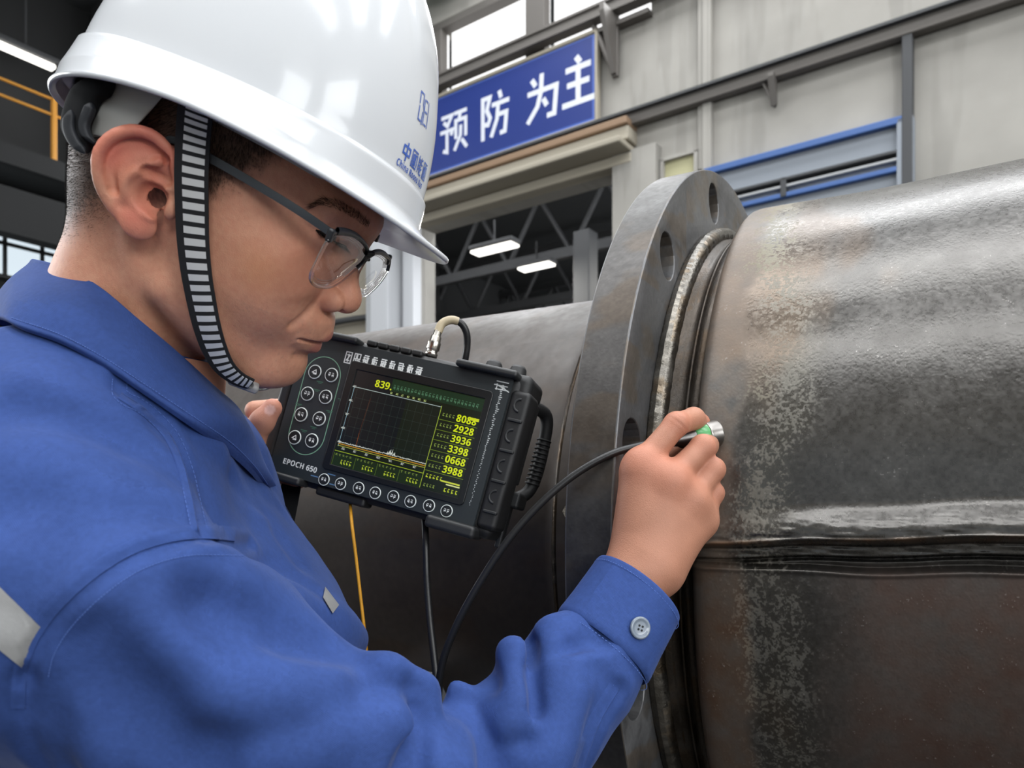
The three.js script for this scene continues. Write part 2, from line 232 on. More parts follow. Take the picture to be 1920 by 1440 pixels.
// the blue sign
{
  const G = {
    yu: [[[8, 12], [46, 12], [30, 32]], [[16, 22], [34, 36]], [[4, 44], [48, 44], [42, 56]], [[28, 44], [28, 90], [14, 86]], [[54, 11], [97, 11]], [[75, 11], [70, 27]], [[59, 68], [59, 28], [93, 28], [93, 68]], [[76, 40], [75, 62], [54, 93]], [[79, 72], [97, 93]]],
    fang: [[[13, 96], [13, 11], [36, 11], [26, 36], [37, 54], [30, 66], [18, 64]], [[66, 4], [72, 20]], [[42, 29], [98, 29]], [[63, 29], [59, 60], [40, 94]], [[60, 52], [89, 52], [84, 90], [68, 91]]],
    wei: [[[22, 10], [33, 25]], [[50, 4], [48, 38], [38, 66], [10, 94]], [[10, 37], [90, 37], [84, 90], [64, 90]], [[54, 54], [64, 70]]],
    zhu: [[[44, 2], [56, 16]], [[14, 24], [86, 24]], [[18, 54], [82, 54]], [[4, 91], [96, 91]], [[50, 24], [50, 91]]],
  };
  const t = canvasTex(2048, 640, (g, w, h) => {
    g.fillStyle = '#10296f'; g.fillRect(0, 0, w, h); g.strokeStyle = '#3f5ba6'; g.lineWidth = 16; g.strokeRect(14, 14, w - 28, h - 28); g.strokeStyle = '#c9ccd4';
    const X = (m) => (m + 7.75) / 3.36 * w;
    glyph(g, [[[0, 60], [14, 78], [4, 96]]], X(-7.15), 210, 200, 330, 40);
    glyph(g, G.yu, X(-6.85), 150, 310, 375, 33); glyph(g, G.fang, X(-6.15), 130, 310, 390, 37); glyph(g, G.wei, X(-5.42), 130, 330, 390, 40); glyph(g, G.zhu, X(-4.87), 115, 300, 380, 44);
  });
  const s = hallThing('slogan_sign', 'blue wall sign with large white Chinese characters', 'sign', -6.07, 6.52, 0.1);
  mesh('panel', bx(3.36, 1.05, 0.05), [0, 1, 2, 3, 4, 5].map((i) => i === 4 ? std(0xffffff, 0.45, 0, { map: t }) : M.blue), s);
  const e = []; for (const y of [-0.54, 0.54]) e.push(rbx(3.44, 0.04, 0.08, 0.008, 0, y, 0)); for (const x of [-1.7, 1.7]) e.push(rbx(0.04, 1.12, 0.08, 0.008, x, 0, 0)); mesh('frame', merge(e), M.cream, s);
}
// roller door with a blue frame, niche
{
  const d = add(inHall(Object.assign(new THREE.Group(), { name: 'door_1' }), -2.05, 0, 0), 'blue framed sectional door in the pale wall', 'door', null, 'structure');
  mesh('header', rbx(1.95, 0.07, 0.14, 0.01, -0.02, 5.03, 0.06), M.blue, d); mesh('jamb', rbx(0.14, 5.05, 0.14, 0.01, 0.96, 2.52, 0.06), M.bluePanel, d);
  mesh('panel', rbx(1.8, 0.26, 0.06, 0.01, 0, 4.87, 0.03), M.bluePanel, d); mesh('panel', rbx(1.8, 0.3, 0.05, 0.01, 0, 4.55, 0.03), M.bluePanel, d); mesh('panel', rbx(1.8, 4.3, 0.05, 0.01, 0, 2.2, 0.03), M.bluePanel, d);
  mesh('rail', rbx(1.8, 0.035, 0.12, 0.01, 0, 4.74, 0.07), M.dark, d); mesh('rail', rbx(1.8, 0.03, 0.1, 0.01, 0, 4.67, 0.07), M.greyPaint, d); mesh('rail', rbx(1.8, 0.05, 0.1, 0.01, 0, 4.58, 0.07), M.blue, d); mesh('stile', rbx(0.06, 0.2, 0.1, 0.01, -0.15, 4.66, 0.08), M.dark, d);
  struct('trim_5', rbx(0.09, 5.8, 0.12, 0.01), M.dark, -1.07, 2.9, 0.08, 'dark vertical post at the right edge of the blue framed door');
  struct('trim_6', merge([bx(0.44, 0.04, 0.1, 0, 0.14, 0), bx(0.44, 0.04, 0.1, 0, -0.14, 0), bx(0.04, 0.3, 0.1, -0.2, 0, 0), bx(0.04, 0.3, 0.1, 0.2, 0, 0)]), M.wall, -3.36, 5.18, 0.02, 'frame of the small niche'); struct('window_niche', bx(0.38, 0.26, 0.04), M.niche, -3.36, 5.18, 0.0, 'small yellowish panel in the pale wall');
}
// columns left of the doorway and cream wall beyond
struct('column_1', metricBox(0.34, 5.4, 0.34, 0, 2.7, 0), M.white, -7.78, 0, 0.2, 'white painted column at the left of the doorway'); struct('column_2', metricBox(0.2, 5.4, 0.24, 0, 2.7, 0), M.white, -7.4, 0, 0.05, 'narrow bluish white column edge'); struct('column_3', rbx(0.1, 5.4, 0.1, 0.01, 0, 2.7, 0), M.greyPaint, -8.02, 0, 0.3, 'grey steel post beside the white column');
struct('wall_cream', merge([metricBox(5, 5.4, 0.05, 0, 2.7, 0)]), M.cream, -10.6, 0, 0.05, 'cream wall panel left of the columns'); struct('trim_7', bx(1.2, 2.6, 0.06, 0, 1.3, 0), M.niche, -8.75, 1.3, 0.1, 'yellowish lower panel of the cream wall');
{ const p = hallThing('wall_pipe', 'dark pipe running low along the cream wall and turning down', 'pipe', -8.9, 4.18, 0.2); mesh('pipe', tube([V(-3, 0.03, 0), V(0.6, 0, 0), V(0.86, -0.04, 0), V(0.92, -0.2, 0), V(0.92, -2, 0)], 0.05, 50, 8), M.dark, p); mesh('clamp', rbx(0.14, 0.16, 0.14, 0.02, 0.9, -0.16, 0), M.dark, p); }
// dim bay behind the doorway
{
  struct('wall_bay', merge([metricBox(34, 4.3, 0.2, -12, 2.15, -13), metricBox(34, 5.9, 0.2, -12, 7.25, -13), metricBox(0.2, ROOF, 13, 5, ROOF / 2, -6.6)]), M.greyPaint, 0, 0, 0, 'grey wall of the dim bay beyond the doorway'); struct('ceiling_bay', metricBox(34, 0.2, 13.2, -12, 8.3, -6.7), M.roof, 0, 0, 0, 'dark roof of the bay beyond the doorway');
  struct('window_bay_skylight', bx(12, 0.04, 1.6), M.sky, -8, 8.17, -2.2, 'roof light strip of the bay beyond the doorway');
  { const l = new THREE.RectAreaLight(new THREE.Color(0.96, 0.98, 1), 14, 12, 1.6); l.name = 'bay_skylight_daylight'; l.position.copy(hall(-8, 8.12, -2.2)); l.rotation.set(0, HALL, 0); l.rotateX(-Math.PI / 2); scene.add(l); }
  struct('window_bay_side', bx(0.04, 3, 7), M.sky, 4.86, 5, -9, 'side window of the bay beyond the doorway');
  { const l = new THREE.RectAreaLight(new THREE.Color(0.96, 0.98, 1), 40, 7, 3); l.name = 'bay_side_daylight'; l.position.copy(hall(4.8, 5, -9)); l.rotation.y = HALL + Math.PI / 2; scene.add(l); }
  for (let k = 0; k < 4; k++) { const t = hallThing('roof_truss', ['nearest roof truss', 'second roof truss', 'third roof truss', 'farthest roof truss'][k] + ' seen through the dark doorway', 'truss', -8, 6.6, -2.5 - k * 2.8, 'trusses beyond the doorway'); mesh('lower_chord', bx(24, 0.2, 0.16), M.dark, t); mesh('upper_chord', bx(24, 0.16, 0.16, 0, 1.3, 0), M.dark, t); const w = []; for (let i = -7; i < 7; i++) w.push(bar(V(i * 1.6, 0, 0), V(i * 1.6 + 0.8, 1.3, 0), 0.05, 6), bar(V(i * 1.6 + 0.8, 1.3, 0), V(i * 1.6 + 1.6, 0, 0), 0.05, 6)); mesh('web_bars', merge(w), M.dark, t); }
  for (const [x, z, w] of [[-7.2, -4.5, 'nearest column in the doorway opening'], [-9.5, -8.5, 'farther column at the left'], [-5.2, -8.5, 'farther column at the right, partly behind the flange'], [-13, -6, 'column hidden left behind the wall']]) { const c = hallThing('bay_column', 'dark steel bay column, ' + w, 'column', x, 0, z, 'columns beyond the doorway'); mesh('shaft', rbx(0.35, 6.6, 0.35, 0.02, 0, 3.3, 0), M.dark, c); mesh('base_plate', rbx(0.6, 0.05, 0.6, 0.01, 0, 0.025, 0), M.dark, c); }
  for (const [x, y, z, w, l] of [[-10.5, 6.5, -9.0, 1.2, 'lamp far back in the bay left of the two bright lamps'], [-5.6, 6.7, -7.5, 1.2, 'lamp deep in the bay to the right of the two bright lamps'], [-8.4, 6.2, -3.2, 0.95, 'larger bright lamp hanging in the bay beyond the doorway'], [-8.8, 6.45, -5.2, 0.8, 'smaller bright lamp deeper in the bay beyond the doorway']]) {
    const t = hallThing('bay_lamp', l, 'lamp', x, y, z); mesh('diffuser', rbx(w, 0.05, 0.28, 0.02, 0, -0.04, 0), M.lamp, t); mesh('housing', rbx(w + 0.06, 0.08, 0.32, 0.02, 0, 0.03, 0), M.dark, t); mesh('rod', bar(V(0, 0.05, 0), V(0, 0.5, 0), 0.015), M.dark, t);
    const r = new THREE.RectAreaLight(new THREE.Color(1, 0.97, 0.9), 240, w, 0.28); r.name = 'bay_lamp_light'; r.position.copy(hall(x, y - 0.08, z)); r.rotation.set(0, HALL, 0); r.rotateX(-Math.PI / 2); scene.add(r);
  }
  const d = hallThing('duct', 'grey ventilation duct below the bay roof', 'duct', -6, 5.5, -6.6); mesh('duct_body', rbx(9, 0.4, 0.5, 0.05), M.beam, d);
}
// far left: lamp, walkway with yellow railing, window band
{
  const S = 13.0 / 18, z0 = (z) => DEPTH - (DEPTH - z) * S, y0 = (y) => 1.45 + (y - 1.45) * S;
  const w = add(inHall(Object.assign(new THREE.Group(), { name: 'window_far' }), XL + 0.02, 0, 0), 'bright gridded window low in the far end wall', 'window', null, 'structure');
  for (let i = 0; i < 9; i++) for (let j = 0; j < 2; j++) mesh('pane', bx(0.03, j ? 0.3 : 0.5, 0.5, 0.05, j ? 5.86 : 5.42, 2.0 + i * 0.56), M.pane, w);
  const f = []; for (let i = 0; i <= 9; i++) f.push(bx(0.08, 0.95, 0.06, 0.06, 5.6, 1.72 + i * 0.56)); for (const y of [5.14, 5.68, 6.05]) f.push(bx(0.08, 0.06, 5.2, 0.06, y, 4.24)); mesh('frame', merge(f), M.dark, w);
  const k = hallThing('crane_walkway', 'raised walkway with yellow guard rail along the dark end wall', 'walkway', XL + 0.6, y0(9.4), z0(0.5));
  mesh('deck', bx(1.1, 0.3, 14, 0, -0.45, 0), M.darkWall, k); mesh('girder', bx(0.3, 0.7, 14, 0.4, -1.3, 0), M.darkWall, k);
  for (const y of [0.67, 0.42]) mesh('rail', bar(V(0.5, y, -7), V(0.5, y, 7), 0.022, 8), M.yellow, k); for (let i = -3; i <= 3; i++) mesh('post', rbx(0.075, 1.0, 0.075, 0.015, 0.5, 0.19, -0.05 + i * 2.2), M.yellow, k);
  const l = hallThing('strip_lamp', 'long bright strip lamp under the dark roof at the left', 'lamp', XL + 0.7, y0(11.32), z0(0.78)); mesh('tube', rbx(0.16, 0.07, 0.85, 0.03, 0, 0, 0), M.lamp, l); mesh('housing', rbx(0.3, 0.08, 0.95, 0.02, -0.03, 0.09, 0), M.dark, l); mesh('rod', bar(V(0, 0.1, 0), V(0, ROOF - y0(11.32) - 0.02, 0), 0.015), M.dark, l);
  const r = new THREE.RectAreaLight(new THREE.Color(1, 0.97, 0.92), 8, 0.85, 0.2); r.name = 'strip_lamp_light'; r.position.copy(hall(XL + 0.7, y0(11.32) - 0.07, z0(0.78))); r.rotation.set(0, HALL + Math.PI / 2, 0); r.rotateX(-Math.PI / 2); scene.add(r);
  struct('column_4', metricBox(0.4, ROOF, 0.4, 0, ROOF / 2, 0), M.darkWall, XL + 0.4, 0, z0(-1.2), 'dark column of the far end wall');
  const h = hallThing('green_tarp', 'green cloth hung at the top of the clerestory', 'cloth', -7.0, 8.5, 0.3); mesh('cloth', sheet(16, 8, (s, t) => ({ x: s * 1.6 - 0.8, y: t * 0.5 - 0.1 + 0.05 * Math.sin(s * 9), z: 0.05 * Math.sin(s * 14 + t * 3) })), M.green, h);
}
// ---------------------------------------------------------------- steel pipes: local z along the axis towards the right of the photograph, 0 at the flange face
const AX = 1.0649, AXIS = V(0.31152, EYE - 0.04474, -1.03362), FR = 0.47, FT = 0.0445, PR = 0.415;
const axU = V(-Math.sin(AX), 0, -Math.cos(AX)), axW = V(-Math.cos(AX), 0, Math.sin(AX));
const onPipe = (r, deg, z) => AXIS.clone().addScaledVector(axU, -z).addScaledVector(axW, r * Math.sin(deg * Math.PI / 180)).add(V(0, r * Math.cos(deg * Math.PI / 180), 0));
// where the line of sight through a pixel meets a cylinder about the axis: [z, degrees, depth]
function cylHit(px, py, r) {
  const d = V((px - CX) / FOCAL, (CY - py) / FOCAL, -1), o = V(0, EYE, 0).sub(AXIS), da = d.y, db = d.dot(axW), oa = o.y, ob = o.dot(axW);
  const A = da * da + db * db, B = 2 * (da * oa + db * ob), C = oa * oa + ob * ob - r * r, q = B * B - 4 * A * C; if (q < 0) return null;
  const t = (-B - Math.sqrt(q)) / (2 * A), X = d.multiplyScalar(t).add(o); return [-X.dot(axU), Math.atan2(X.dot(axW), X.y) * 180 / Math.PI, t];
}
const pitTile = dataTex(1024, 1024, (u, v) => { const a = fbm(u * 28, v * 28, 28, 3), b = fbm(u * 70 + 3, v * 70, 70, 2), c = smoothstep(fbm(u * 50, v * 50, 50, 2), 0.6, 0.75); return 0.5 + 0.5 * (a - 0.5) + 0.55 * (b - 0.5) - 0.25 * c; }, false);
const steelTile = dataTex(1024, 1024, (u, v) => { const a = fbm(u * 5, v * 5, 5, 5), b = fbm(u * 90, v * 90, 90, 2), c = smoothstep(fbm(u * 4 + 7, v * 9, 4 * 64, 4), 0.52, 0.68), k = 0.52 + 0.16 * (a - 0.5) + 0.08 * (b - 0.5); return [k + 0.015 * c, k * (1 - 0.04 * c), k * (1 - 0.12 * c)]; }, true);
const steelRough = dataTex(1024, 1024, (u, v) => { const a = fbm(u * 6 + 3, v * 6, 256, 5), b = fbm(u * 60, v * 60, 60, 2), r = 0.36 + 0.22 * (a - 0.5) + 0.1 * (b - 0.5); return [0, r, 0.95 - 0.3 * smoothstep(a, 0.55, 0.75)]; }, false);
const tiled = (t, k, k2 = k) => { const c = t.clone(); c.repeat.set(k, k2); c.needsUpdate = true; return c; };
const steelMat = (tint, rough, k = 4, bump = 0.0004) => std(tint, rough, 1, { map: tiled(steelTile, k), roughnessMap: tiled(steelRough, k), metalnessMap: tiled(steelRough, k), bumpMap: tiled(pitTile, k * 2), bumpScale: bump });
const MF = steelMat(rgb(188, 188, 190), 1.25, 4, 0.00008), MRim = steelMat(rgb(140, 136, 133), 1.2, 3, 0.0001), MBead = steelMat(rgb(205, 198, 186), 0.9, 5, 0.0003), MNeck = steelMat(rgb(124, 114, 104), 1.1, 6, 0.0002), MLeft = steelMat(rgb(112, 98, 88), 1.3, 2, 0.00006);
MF.metalness = 0.7; MRim.metalness = 0.8; MLeft.metalness = 0.2;
// the skin of the near shell: mill scale, tan rust beside the neck, pale flaking bands
const SZ0 = 0.03, SZ1 = 0.45, SA0 = 8, SA1 = 128;
const shellLook = (() => {
  const tracks = [[[0, 0.095], [35, 0.1], [52, 0.108], [62, 0.12], [68, 0.128], [75, 0.12], [82, 0.1], [92, 0.106], [100, 0.118], [112, 0.122], [130, 0.12], [200, 0.12]]];
  const track = (deg) => { const t = tracks[0]; for (let i = 1; i < t.length; i++) if (deg < t[i][0]) return lerp(t[i - 1][1], t[i][1], (deg - t[i - 1][0]) / (t[i][0] - t[i - 1][0])); return 0.12; };
  return (u, v) => {
    const z = lerp(SZ0, SZ1, u), deg = lerp(SA0, SA1, v), y = deg * 0.00724, low = smoothstep(deg, 90, 92);
    const n1 = fbm(z * 14, y * 14, 256, 5), n2 = fbm(z * 60 + 5, y * 60, 256, 4), n3 = fbm(z * 330, y * 330, 256, 3), n4 = fbm(z * 9 + 31, y * 5, 256, 4), n5 = fbm(z * 700, y * 700, 256, 2);
    const dz = z + (n1 - 0.5) * 0.05 - track(deg), band = gs(dz / (0.021 + 0.008 * low)), keep = lerp(1, 0.45, smoothstep(deg, 54, 64) * (1 - low));
    const brown = smoothstep(0.086 + (n1 - 0.5) * 0.03 - z + 0.012 * low, -0.006, 0.01), rusty = low * smoothstep(z + (n4 - 0.5) * 0.08, 0.14, 0.19);
    const flake = keep * (1 - 0.62 * low) * smoothstep(n3 * 0.6 + n2 * 0.4 + n5 * 0.6 + band * 0.16, 0.93, 1.03) * clamp(band * 1.6, 0, 1), speck = smoothstep(n5, 0.80, 0.88) * smoothstep(n2, 0.5, 0.66) * 0.7;
    let c = [0.40, 0.395, 0.388].map((k) => k + 0.07 * (n1 - 0.5) + 0.08 * (n2 - 0.5) + 0.08 * (n3 - 0.5));
    const mixc = (d, k) => { c = c.map((x, i) => lerp(x, d[i], k)); };
    mixc([0.50, 0.485, 0.44], band * 0.35); mixc(low > 0.5 ? [0.36, 0.28, 0.22] : [0.55, 0.47, 0.40], brown * (0.22 + 0.4 * low + 1.1 * (n2 - 0.36))); mixc([0.37, 0.27, 0.23], rusty * (0.35 + 0.8 * (n2 - 0.3)));
    mixc([0.43, 0.36, 0.30], 0.5 * smoothstep(n4, 0.56, 0.7)); mixc([0.63, 0.62, 0.57], flake * 0.72); mixc([0.56, 0.54, 0.42], flake * smoothstep(n1, 0.54, 0.64) * 0.4); mixc([0.66, 0.65, 0.64], speck); const lip = gs((deg - (88.75 - (z - 0.076) * 6)) / 0.3); mixc([0.50, 0.37, 0.27], lip * clamp(0.2 + 2.2 * (n2 - 0.3), 0, 0.85));
    const rough = 0.29 + 0.07 * (n1 - 0.5) + 0.12 * (n3 - 0.5) + 0.3 * flake + 0.16 * brown + 0.16 * rusty + 0.10 * low, metal = clamp(0.9 - 0.75 * flake - 0.45 * brown - 0.4 * rusty - 0.3 * low * brown - 0.5 * lip, 0, 1);
    return { c, rough, metal, h: 0.5 + 0.4 * (n3 - 0.5) + 0.15 * (n2 - 0.5) + 0.3 * flake + 0.6 * (n5 - 0.5) };
  };
})();
const TW = 960, TH = 1180, lookC = new Uint8Array(TW * TH * 4), lookR = new Uint8Array(TW * TH * 4), lookH = new Uint8Array(TW * TH * 4);
for (let y = 0, o = 0; y < TH; y++) for (let x = 0; x < TW; x++, o += 4) { const q = shellLook(x / TW, y / TH); for (let k = 0; k < 3; k++) lookC[o + k] = clamp(q.c[k], 0, 1) * 255; lookR[o + 1] = clamp(q.rough, 0.1, 1) * 255; lookR[o + 2] = q.metal * 255; lookH[o] = lookH[o + 1] = lookH[o + 2] = clamp(q.h, 0, 1) * 255; lookC[o + 3] = lookR[o + 3] = lookH[o + 3] = 255; }
const asTex = (d, s) => { const t = new THREE.DataTexture(d, TW, TH); t.magFilter = THREE.LinearFilter; t.wrapS = t.wrapT = THREE.MirroredRepeatWrapping; if (s) t.colorSpace = THREE.SRGBColorSpace; t.needsUpdate = true; return t; };
const MShell = std(rgb(216, 214, 212), 1, 1, { map: asTex(lookC, true), bumpMap: asTex(lookH), bumpScale: 0.00016 }); MShell.roughnessMap = MShell.metalnessMap = asTex(lookR);
{
  const p = thing('flanged_pipe', 'large dark steel pipe with a drilled flange that the probe is pressed against', 'pipe', AXIS); p.rotation.y = AX;
  const sh = new THREE.Shape(); sh.absarc(0, 0, FR - 0.002, 0, Math.PI * 2); const hole = new THREE.Path(); hole.absarc(0, 0, 0.3, 0, Math.PI * 2, true); sh.holes.push(hole);
  for (let k = 0; k < 12; k++) { const q = (17.3 + 30 * k) * Math.PI / 180, h = new THREE.Path(); h.absarc(-0.432 * Math.sin(q), 0.432 * Math.cos(q), 0.0255, 0, Math.PI * 2, true); sh.holes.push(h); }
  const ex = new THREE.ExtrudeGeometry(sh, { depth: FT - 0.004, bevelEnabled: true, bevelThickness: 0.002, bevelSize: 0.002, bevelSegments: 3, curveSegments: 220 }).translate(0, 0, -FT + 0.002);
  mesh('flange', toCreasedNormals(boxUV(ex), 0.5), MF, p);
  mesh('flange_rim', boxUV(revolve([[-FT + 0.002, FR + 0.0001], [-0.002, FR + 0.0001]], 0, 360, 300)), MRim, p, 'worn rim of the flange');
  const rr = (s, t) => vnoise(s, t, 256) - 0.5;
  mesh('weld_bead', boxUV(sheet(900, 12, (s, t) => { const q = s * Math.PI * 2, w = t * Math.PI * 2, rad = 0.0098 + 0.0009 * rr(s * 256, 3) + 0.0002 * Math.sin(s * 1400) + 0.0004 * rr(s * 900, t * 6), r = 0.392 + rad * Math.cos(w), z = 0.007 + rad * Math.sin(w); return { x: -r * Math.sin(q), y: r * Math.cos(q), z }; }, true)), MBead, p, 'rippled weld bead between flange and neck');
  mesh('neck', boxUV(revolve([[0, 0.39], [0.012, 0.392], [0.016, 0.3868], [0.0215, 0.3865], [0.0225, 0.3835], [0.0295, 0.3832], [0.0305, 0.3872], [0.034, 0.3872], [0.0355, 0.381], [0.045, 0.3806], [0.0485, 0.3925]], 0, 360, 300)), MNeck, p, 'dark grooved neck behind the weld');
  // shell: longitudinal lap seam near the height of the eye, the upper plate flaring over a dark groove
  const seam = (r, deg, z) => {
    const k = smoothstep(z, 0.05, 0.2), d = deg - (88.95 - (z - 0.076) * 6.0) + 0.12 * Math.sin(z * 55), m = (z - 0.3) * 18;
    let e = 0.0022 * Math.sin(m * 0.9 + deg * 0.05) * smoothstep(z, 0.07, 0.2);
    const rise = smoothstep(d, -4.6, -0.9) * (1 - smoothstep(d, -0.45, 0.05)); e += rise * (0.0032 + 0.0085 * k) + 0.002 * gs((d + 0.25) / 0.25);
    e += -0.0095 * smoothstep(d, -0.1, 0.35) * (1 - smoothstep(d, 2.0 + 0.6 * k, 2.6 + 0.75 * k)) - 0.006 * gs((d - 1.75) / 0.16) - 0.002 * smoothstep(d, 2, 3);
    e += 0.0013 * gs((d - 2.75 - 0.7 * k) / 0.25) + 0.0016 * (vnoise(z * 90, deg * 2.4, 256) - 0.5) * gs(d / 2.2);
    e += 0.0005 * (fbm(z * 22, deg * 0.22, 256, 3) - 0.5);
    return r + e * smoothstep(r, 0.39, 0.414);
  };
  const zs = [[0.0485, 0.3925], [0.0488, 0.4], [0.0495, 0.4065], [0.0515, 0.4108], [0.055, 0.4135], [0.06, 0.4146]]; for (let z = 0.065; z < 0.46; z += 0.004) zs.push([z, PR]); for (const z of [0.5, 0.6, 0.8, 1.1, 1.5, 1.6]) zs.push([z, PR]);
  const degs = []; for (let a = -180; a < -30; a += 4) degs.push(a); for (let a = -30; a < 82; a += 0.8) degs.push(a); for (let a = 82; a < 94; a += 0.09) degs.push(a); for (let a = 94; a < 135; a += 0.8) degs.push(a); for (let a = 135; a <= 180; a += 3) degs.push(a);
  mesh('shell', sheet(degs.length - 1, zs.length - 1, (s, t) => { const a = degs[Math.round(s * (degs.length - 1))], [z, r0] = zs[Math.round(t * (zs.length - 1))], r = seam(r0, a, z), q = a * Math.PI / 180; return { x: -r * Math.sin(q), y: r * Math.cos(q), z, u: (z - SZ0) / (SZ1 - SZ0), v: (a - SA0) / (SA1 - SA0) }; }), MShell, p, 'mottled steel shell with a lengthwise lap seam');
  mesh('bore', boxUV(revolve([[-FT, 0.3], [1.6, 0.3]], 0, 360, 80)), MNeck, p);
  const l = thing('steel_pipe', 'narrower brownish steel pipe running away behind the flange', 'pipe', AXIS); l.rotation.y = AX;
  mesh('shell', boxUV(revolve([[-FT, 0.343], [-0.113, 0.343], [-0.117, 0.337], [-0.13, 0.337], [-0.4, 0.337], [-0.8, 0.337], [-1.5, 0.337], [-2.6, 0.337], [-2.6, 0.31], [-0.05, 0.31]], 0, 360, 260)), MLeft, l);
  mesh('weld_bead', boxUV(sheet(400, 8, (s, t) => { const q = s * Math.PI * 2, w = t * Math.PI * 2, rad = 0.004 + 0.0012 * rr(s * 600, 1), r = 0.3385 + rad * Math.cos(w), z = -0.116 + rad * Math.sin(w); return { x: -r * Math.sin(q), y: r * Math.cos(q), z }; }, true)), MNeck, l);
  for (const [deg, z] of [[63, -0.085], [84.5, -0.088]]) { const q = deg * Math.PI / 180, r = 0.35, g = new THREE.CylinderGeometry(0.011, 0.011, 0.018, 6).rotateZ(q - Math.PI * 0 ).translate(-r * Math.sin(q), r * Math.cos(q), z); mesh('nut', g, MBead, l); }
  // cradles carrying the pipes
  const cradle = (name, label, z, r, mat) => { const c = thing(name, label, 'pipe stand', onPipe(0, 0, z).setY(0)); c.rotation.y = AX; const y = AXIS.y, s = new THREE.Shape(); s.moveTo(-0.34, 0.05); s.lineTo(0.34, 0.05); s.lineTo(0.36, y - 0.22); const a1 = Math.PI * 1.168, a2 = Math.PI * 1.832; s.lineTo(r * Math.cos(a2) + 0.03, y + r * Math.sin(a2)); s.absarc(0, y, r + 0.002, a2, a1, true); s.lineTo(-0.36, y - 0.22); mesh('saddle', new THREE.ExtrudeGeometry(s, { depth: 0.06, bevelEnabled: true, bevelSize: 0.003, bevelThickness: 0.003, bevelSegments: 2, curveSegments: 40 }).translate(0, 0, -0.03), mat, c); mesh('base_plate', rbx(0.9, 0.05, 0.3, 0.01, 0, 0.025, 0), mat, c); return c; };
  cradle('pipe_cradle', 'steel cradle standing under the large flanged pipe', 0.9, PR + 0.004, M.dark); cradle('pipe_cradle', 'light grey cradle standing under the narrower pipe', -0.332, 0.337, M.white);
}
// ---------------------------------------------------------------- the inspector. Head frame: x forward, y up, z towards his right ear, millimetres, origin between the ears
const HEADM = new THREE.Matrix4().makeRotationFromEuler(new THREE.Euler(0, 6.05 * Math.PI / 180, 0)).multiply(new THREE.Matrix4().makeRotationZ(-24.9 * Math.PI / 180)).multiply(new THREE.Matrix4().makeRotationX(20.7 * Math.PI / 180)).setPosition(-0.208, EYE + 0.213, -0.534);
const HEADI = HEADM.clone().invert(), mm = new THREE.Matrix4().makeScale(0.001, 0.001, 0.001);
const HMM = HEADM.clone().multiply(mm);
// the point of the head frame (mm) that a pixel shows at a given z
function HL(px, py, z) { const o = V(0, EYE, 0).applyMatrix4(HEADI), d = P(px, py, 1).applyMatrix4(HEADI).sub(o), t = (z / 1000 - o.z) / d.z; return o.addScaledVector(d, t).multiplyScalar(1000); }
const earZ = (x) => 75 - 0.45 * x;
const HELIX = [[3, -1, 73], [2.5, 8, 74.5], [0, 18, 78], [-6, 26, 82], [-14, 29.5, 85], [-24, 27.5, 89], [-33, 19, 92], [-37, 7, 93], [-34.5, -7, 90.5], [-28, -17.5, 85.5], [-19, -25, 80]];
const ANTI = [[-9, 17, 81], [-13, 11, 83], [-19, 5, 86], [-21.5, -3, 86], [-18, -11, 83], [-11, -15.5, 79.5]];
const dense = (pts, n) => new THREE.CatmullRomCurve3(pts.map((p) => V(...p))).getPoints(n).map((v) => [v.x, v.y, v.z]);
const HEL = dense(HELIX, 26), ANT = dense(ANTI, 14), SCA = dense([[-6, 20, 82], [-16, 20.5, 87.5], [-25.5, 13, 90.5], [-29, 2, 91], [-26, -9, 88]], 14);
function chain(x, y, z, pts, r0, r1) { let d = 1e9; const n = pts.length - 1; for (let i = 0; i < n; i++) { const a = r0 + (r1 - r0) * i / n, b = r0 + (r1 - r0) * (i + 1) / n; d = Math.min(d, cap(x, y, z, pts[i], pts[i + 1], a, b)); } return d; }
function earSDF(x, y, z, d) {
  const zz = z - earZ(x);
  let e = ell(x, y, zz, [-17, 3, -2], [18.5, 26.5, 4.5]);
  e = smin(e, ell(x, y, zz, [-11, -23, 0], [9.5, 9.5, 4.4]), 4);
  e = smin(e, chain(x, y, z, HEL, 3.3, 3.9), 2.5);
  e = smax(e, -chain(x, y, z, SCA, 3.6, 3.0), 2);
  e = smin(e, chain(x, y, z, ANT, 2.6, 3.2), 3);
  e = smin(e, cap(x, y, z, [-4, 2.5, 79], [4, 6, 74], 2.4, 2.6), 3);
  e = smin(e, ell(x, y, z, [3.5, -6, 76.5], [4.8, 7.2, 4.5]), 3);
  e = smin(e, ell(x, y, z, [-8.5, -15.5, 79], [6, 3.6, 3.4]), 3);
  d = smin(d, e, 3.5);
  d = smax(d, -ell(x, y, zz, [-8, -4, 6], [8.5, 9.5, 12]), 3); d = smax(d, -ell(x, y, zz, [-8, 9, 4], [7.5, 4.2, 6]), 2.5); d = smax(d, -ell(x, y, zz, [-3.5, -12, 4], [4, 4, 7]), 2);
  return d;
}
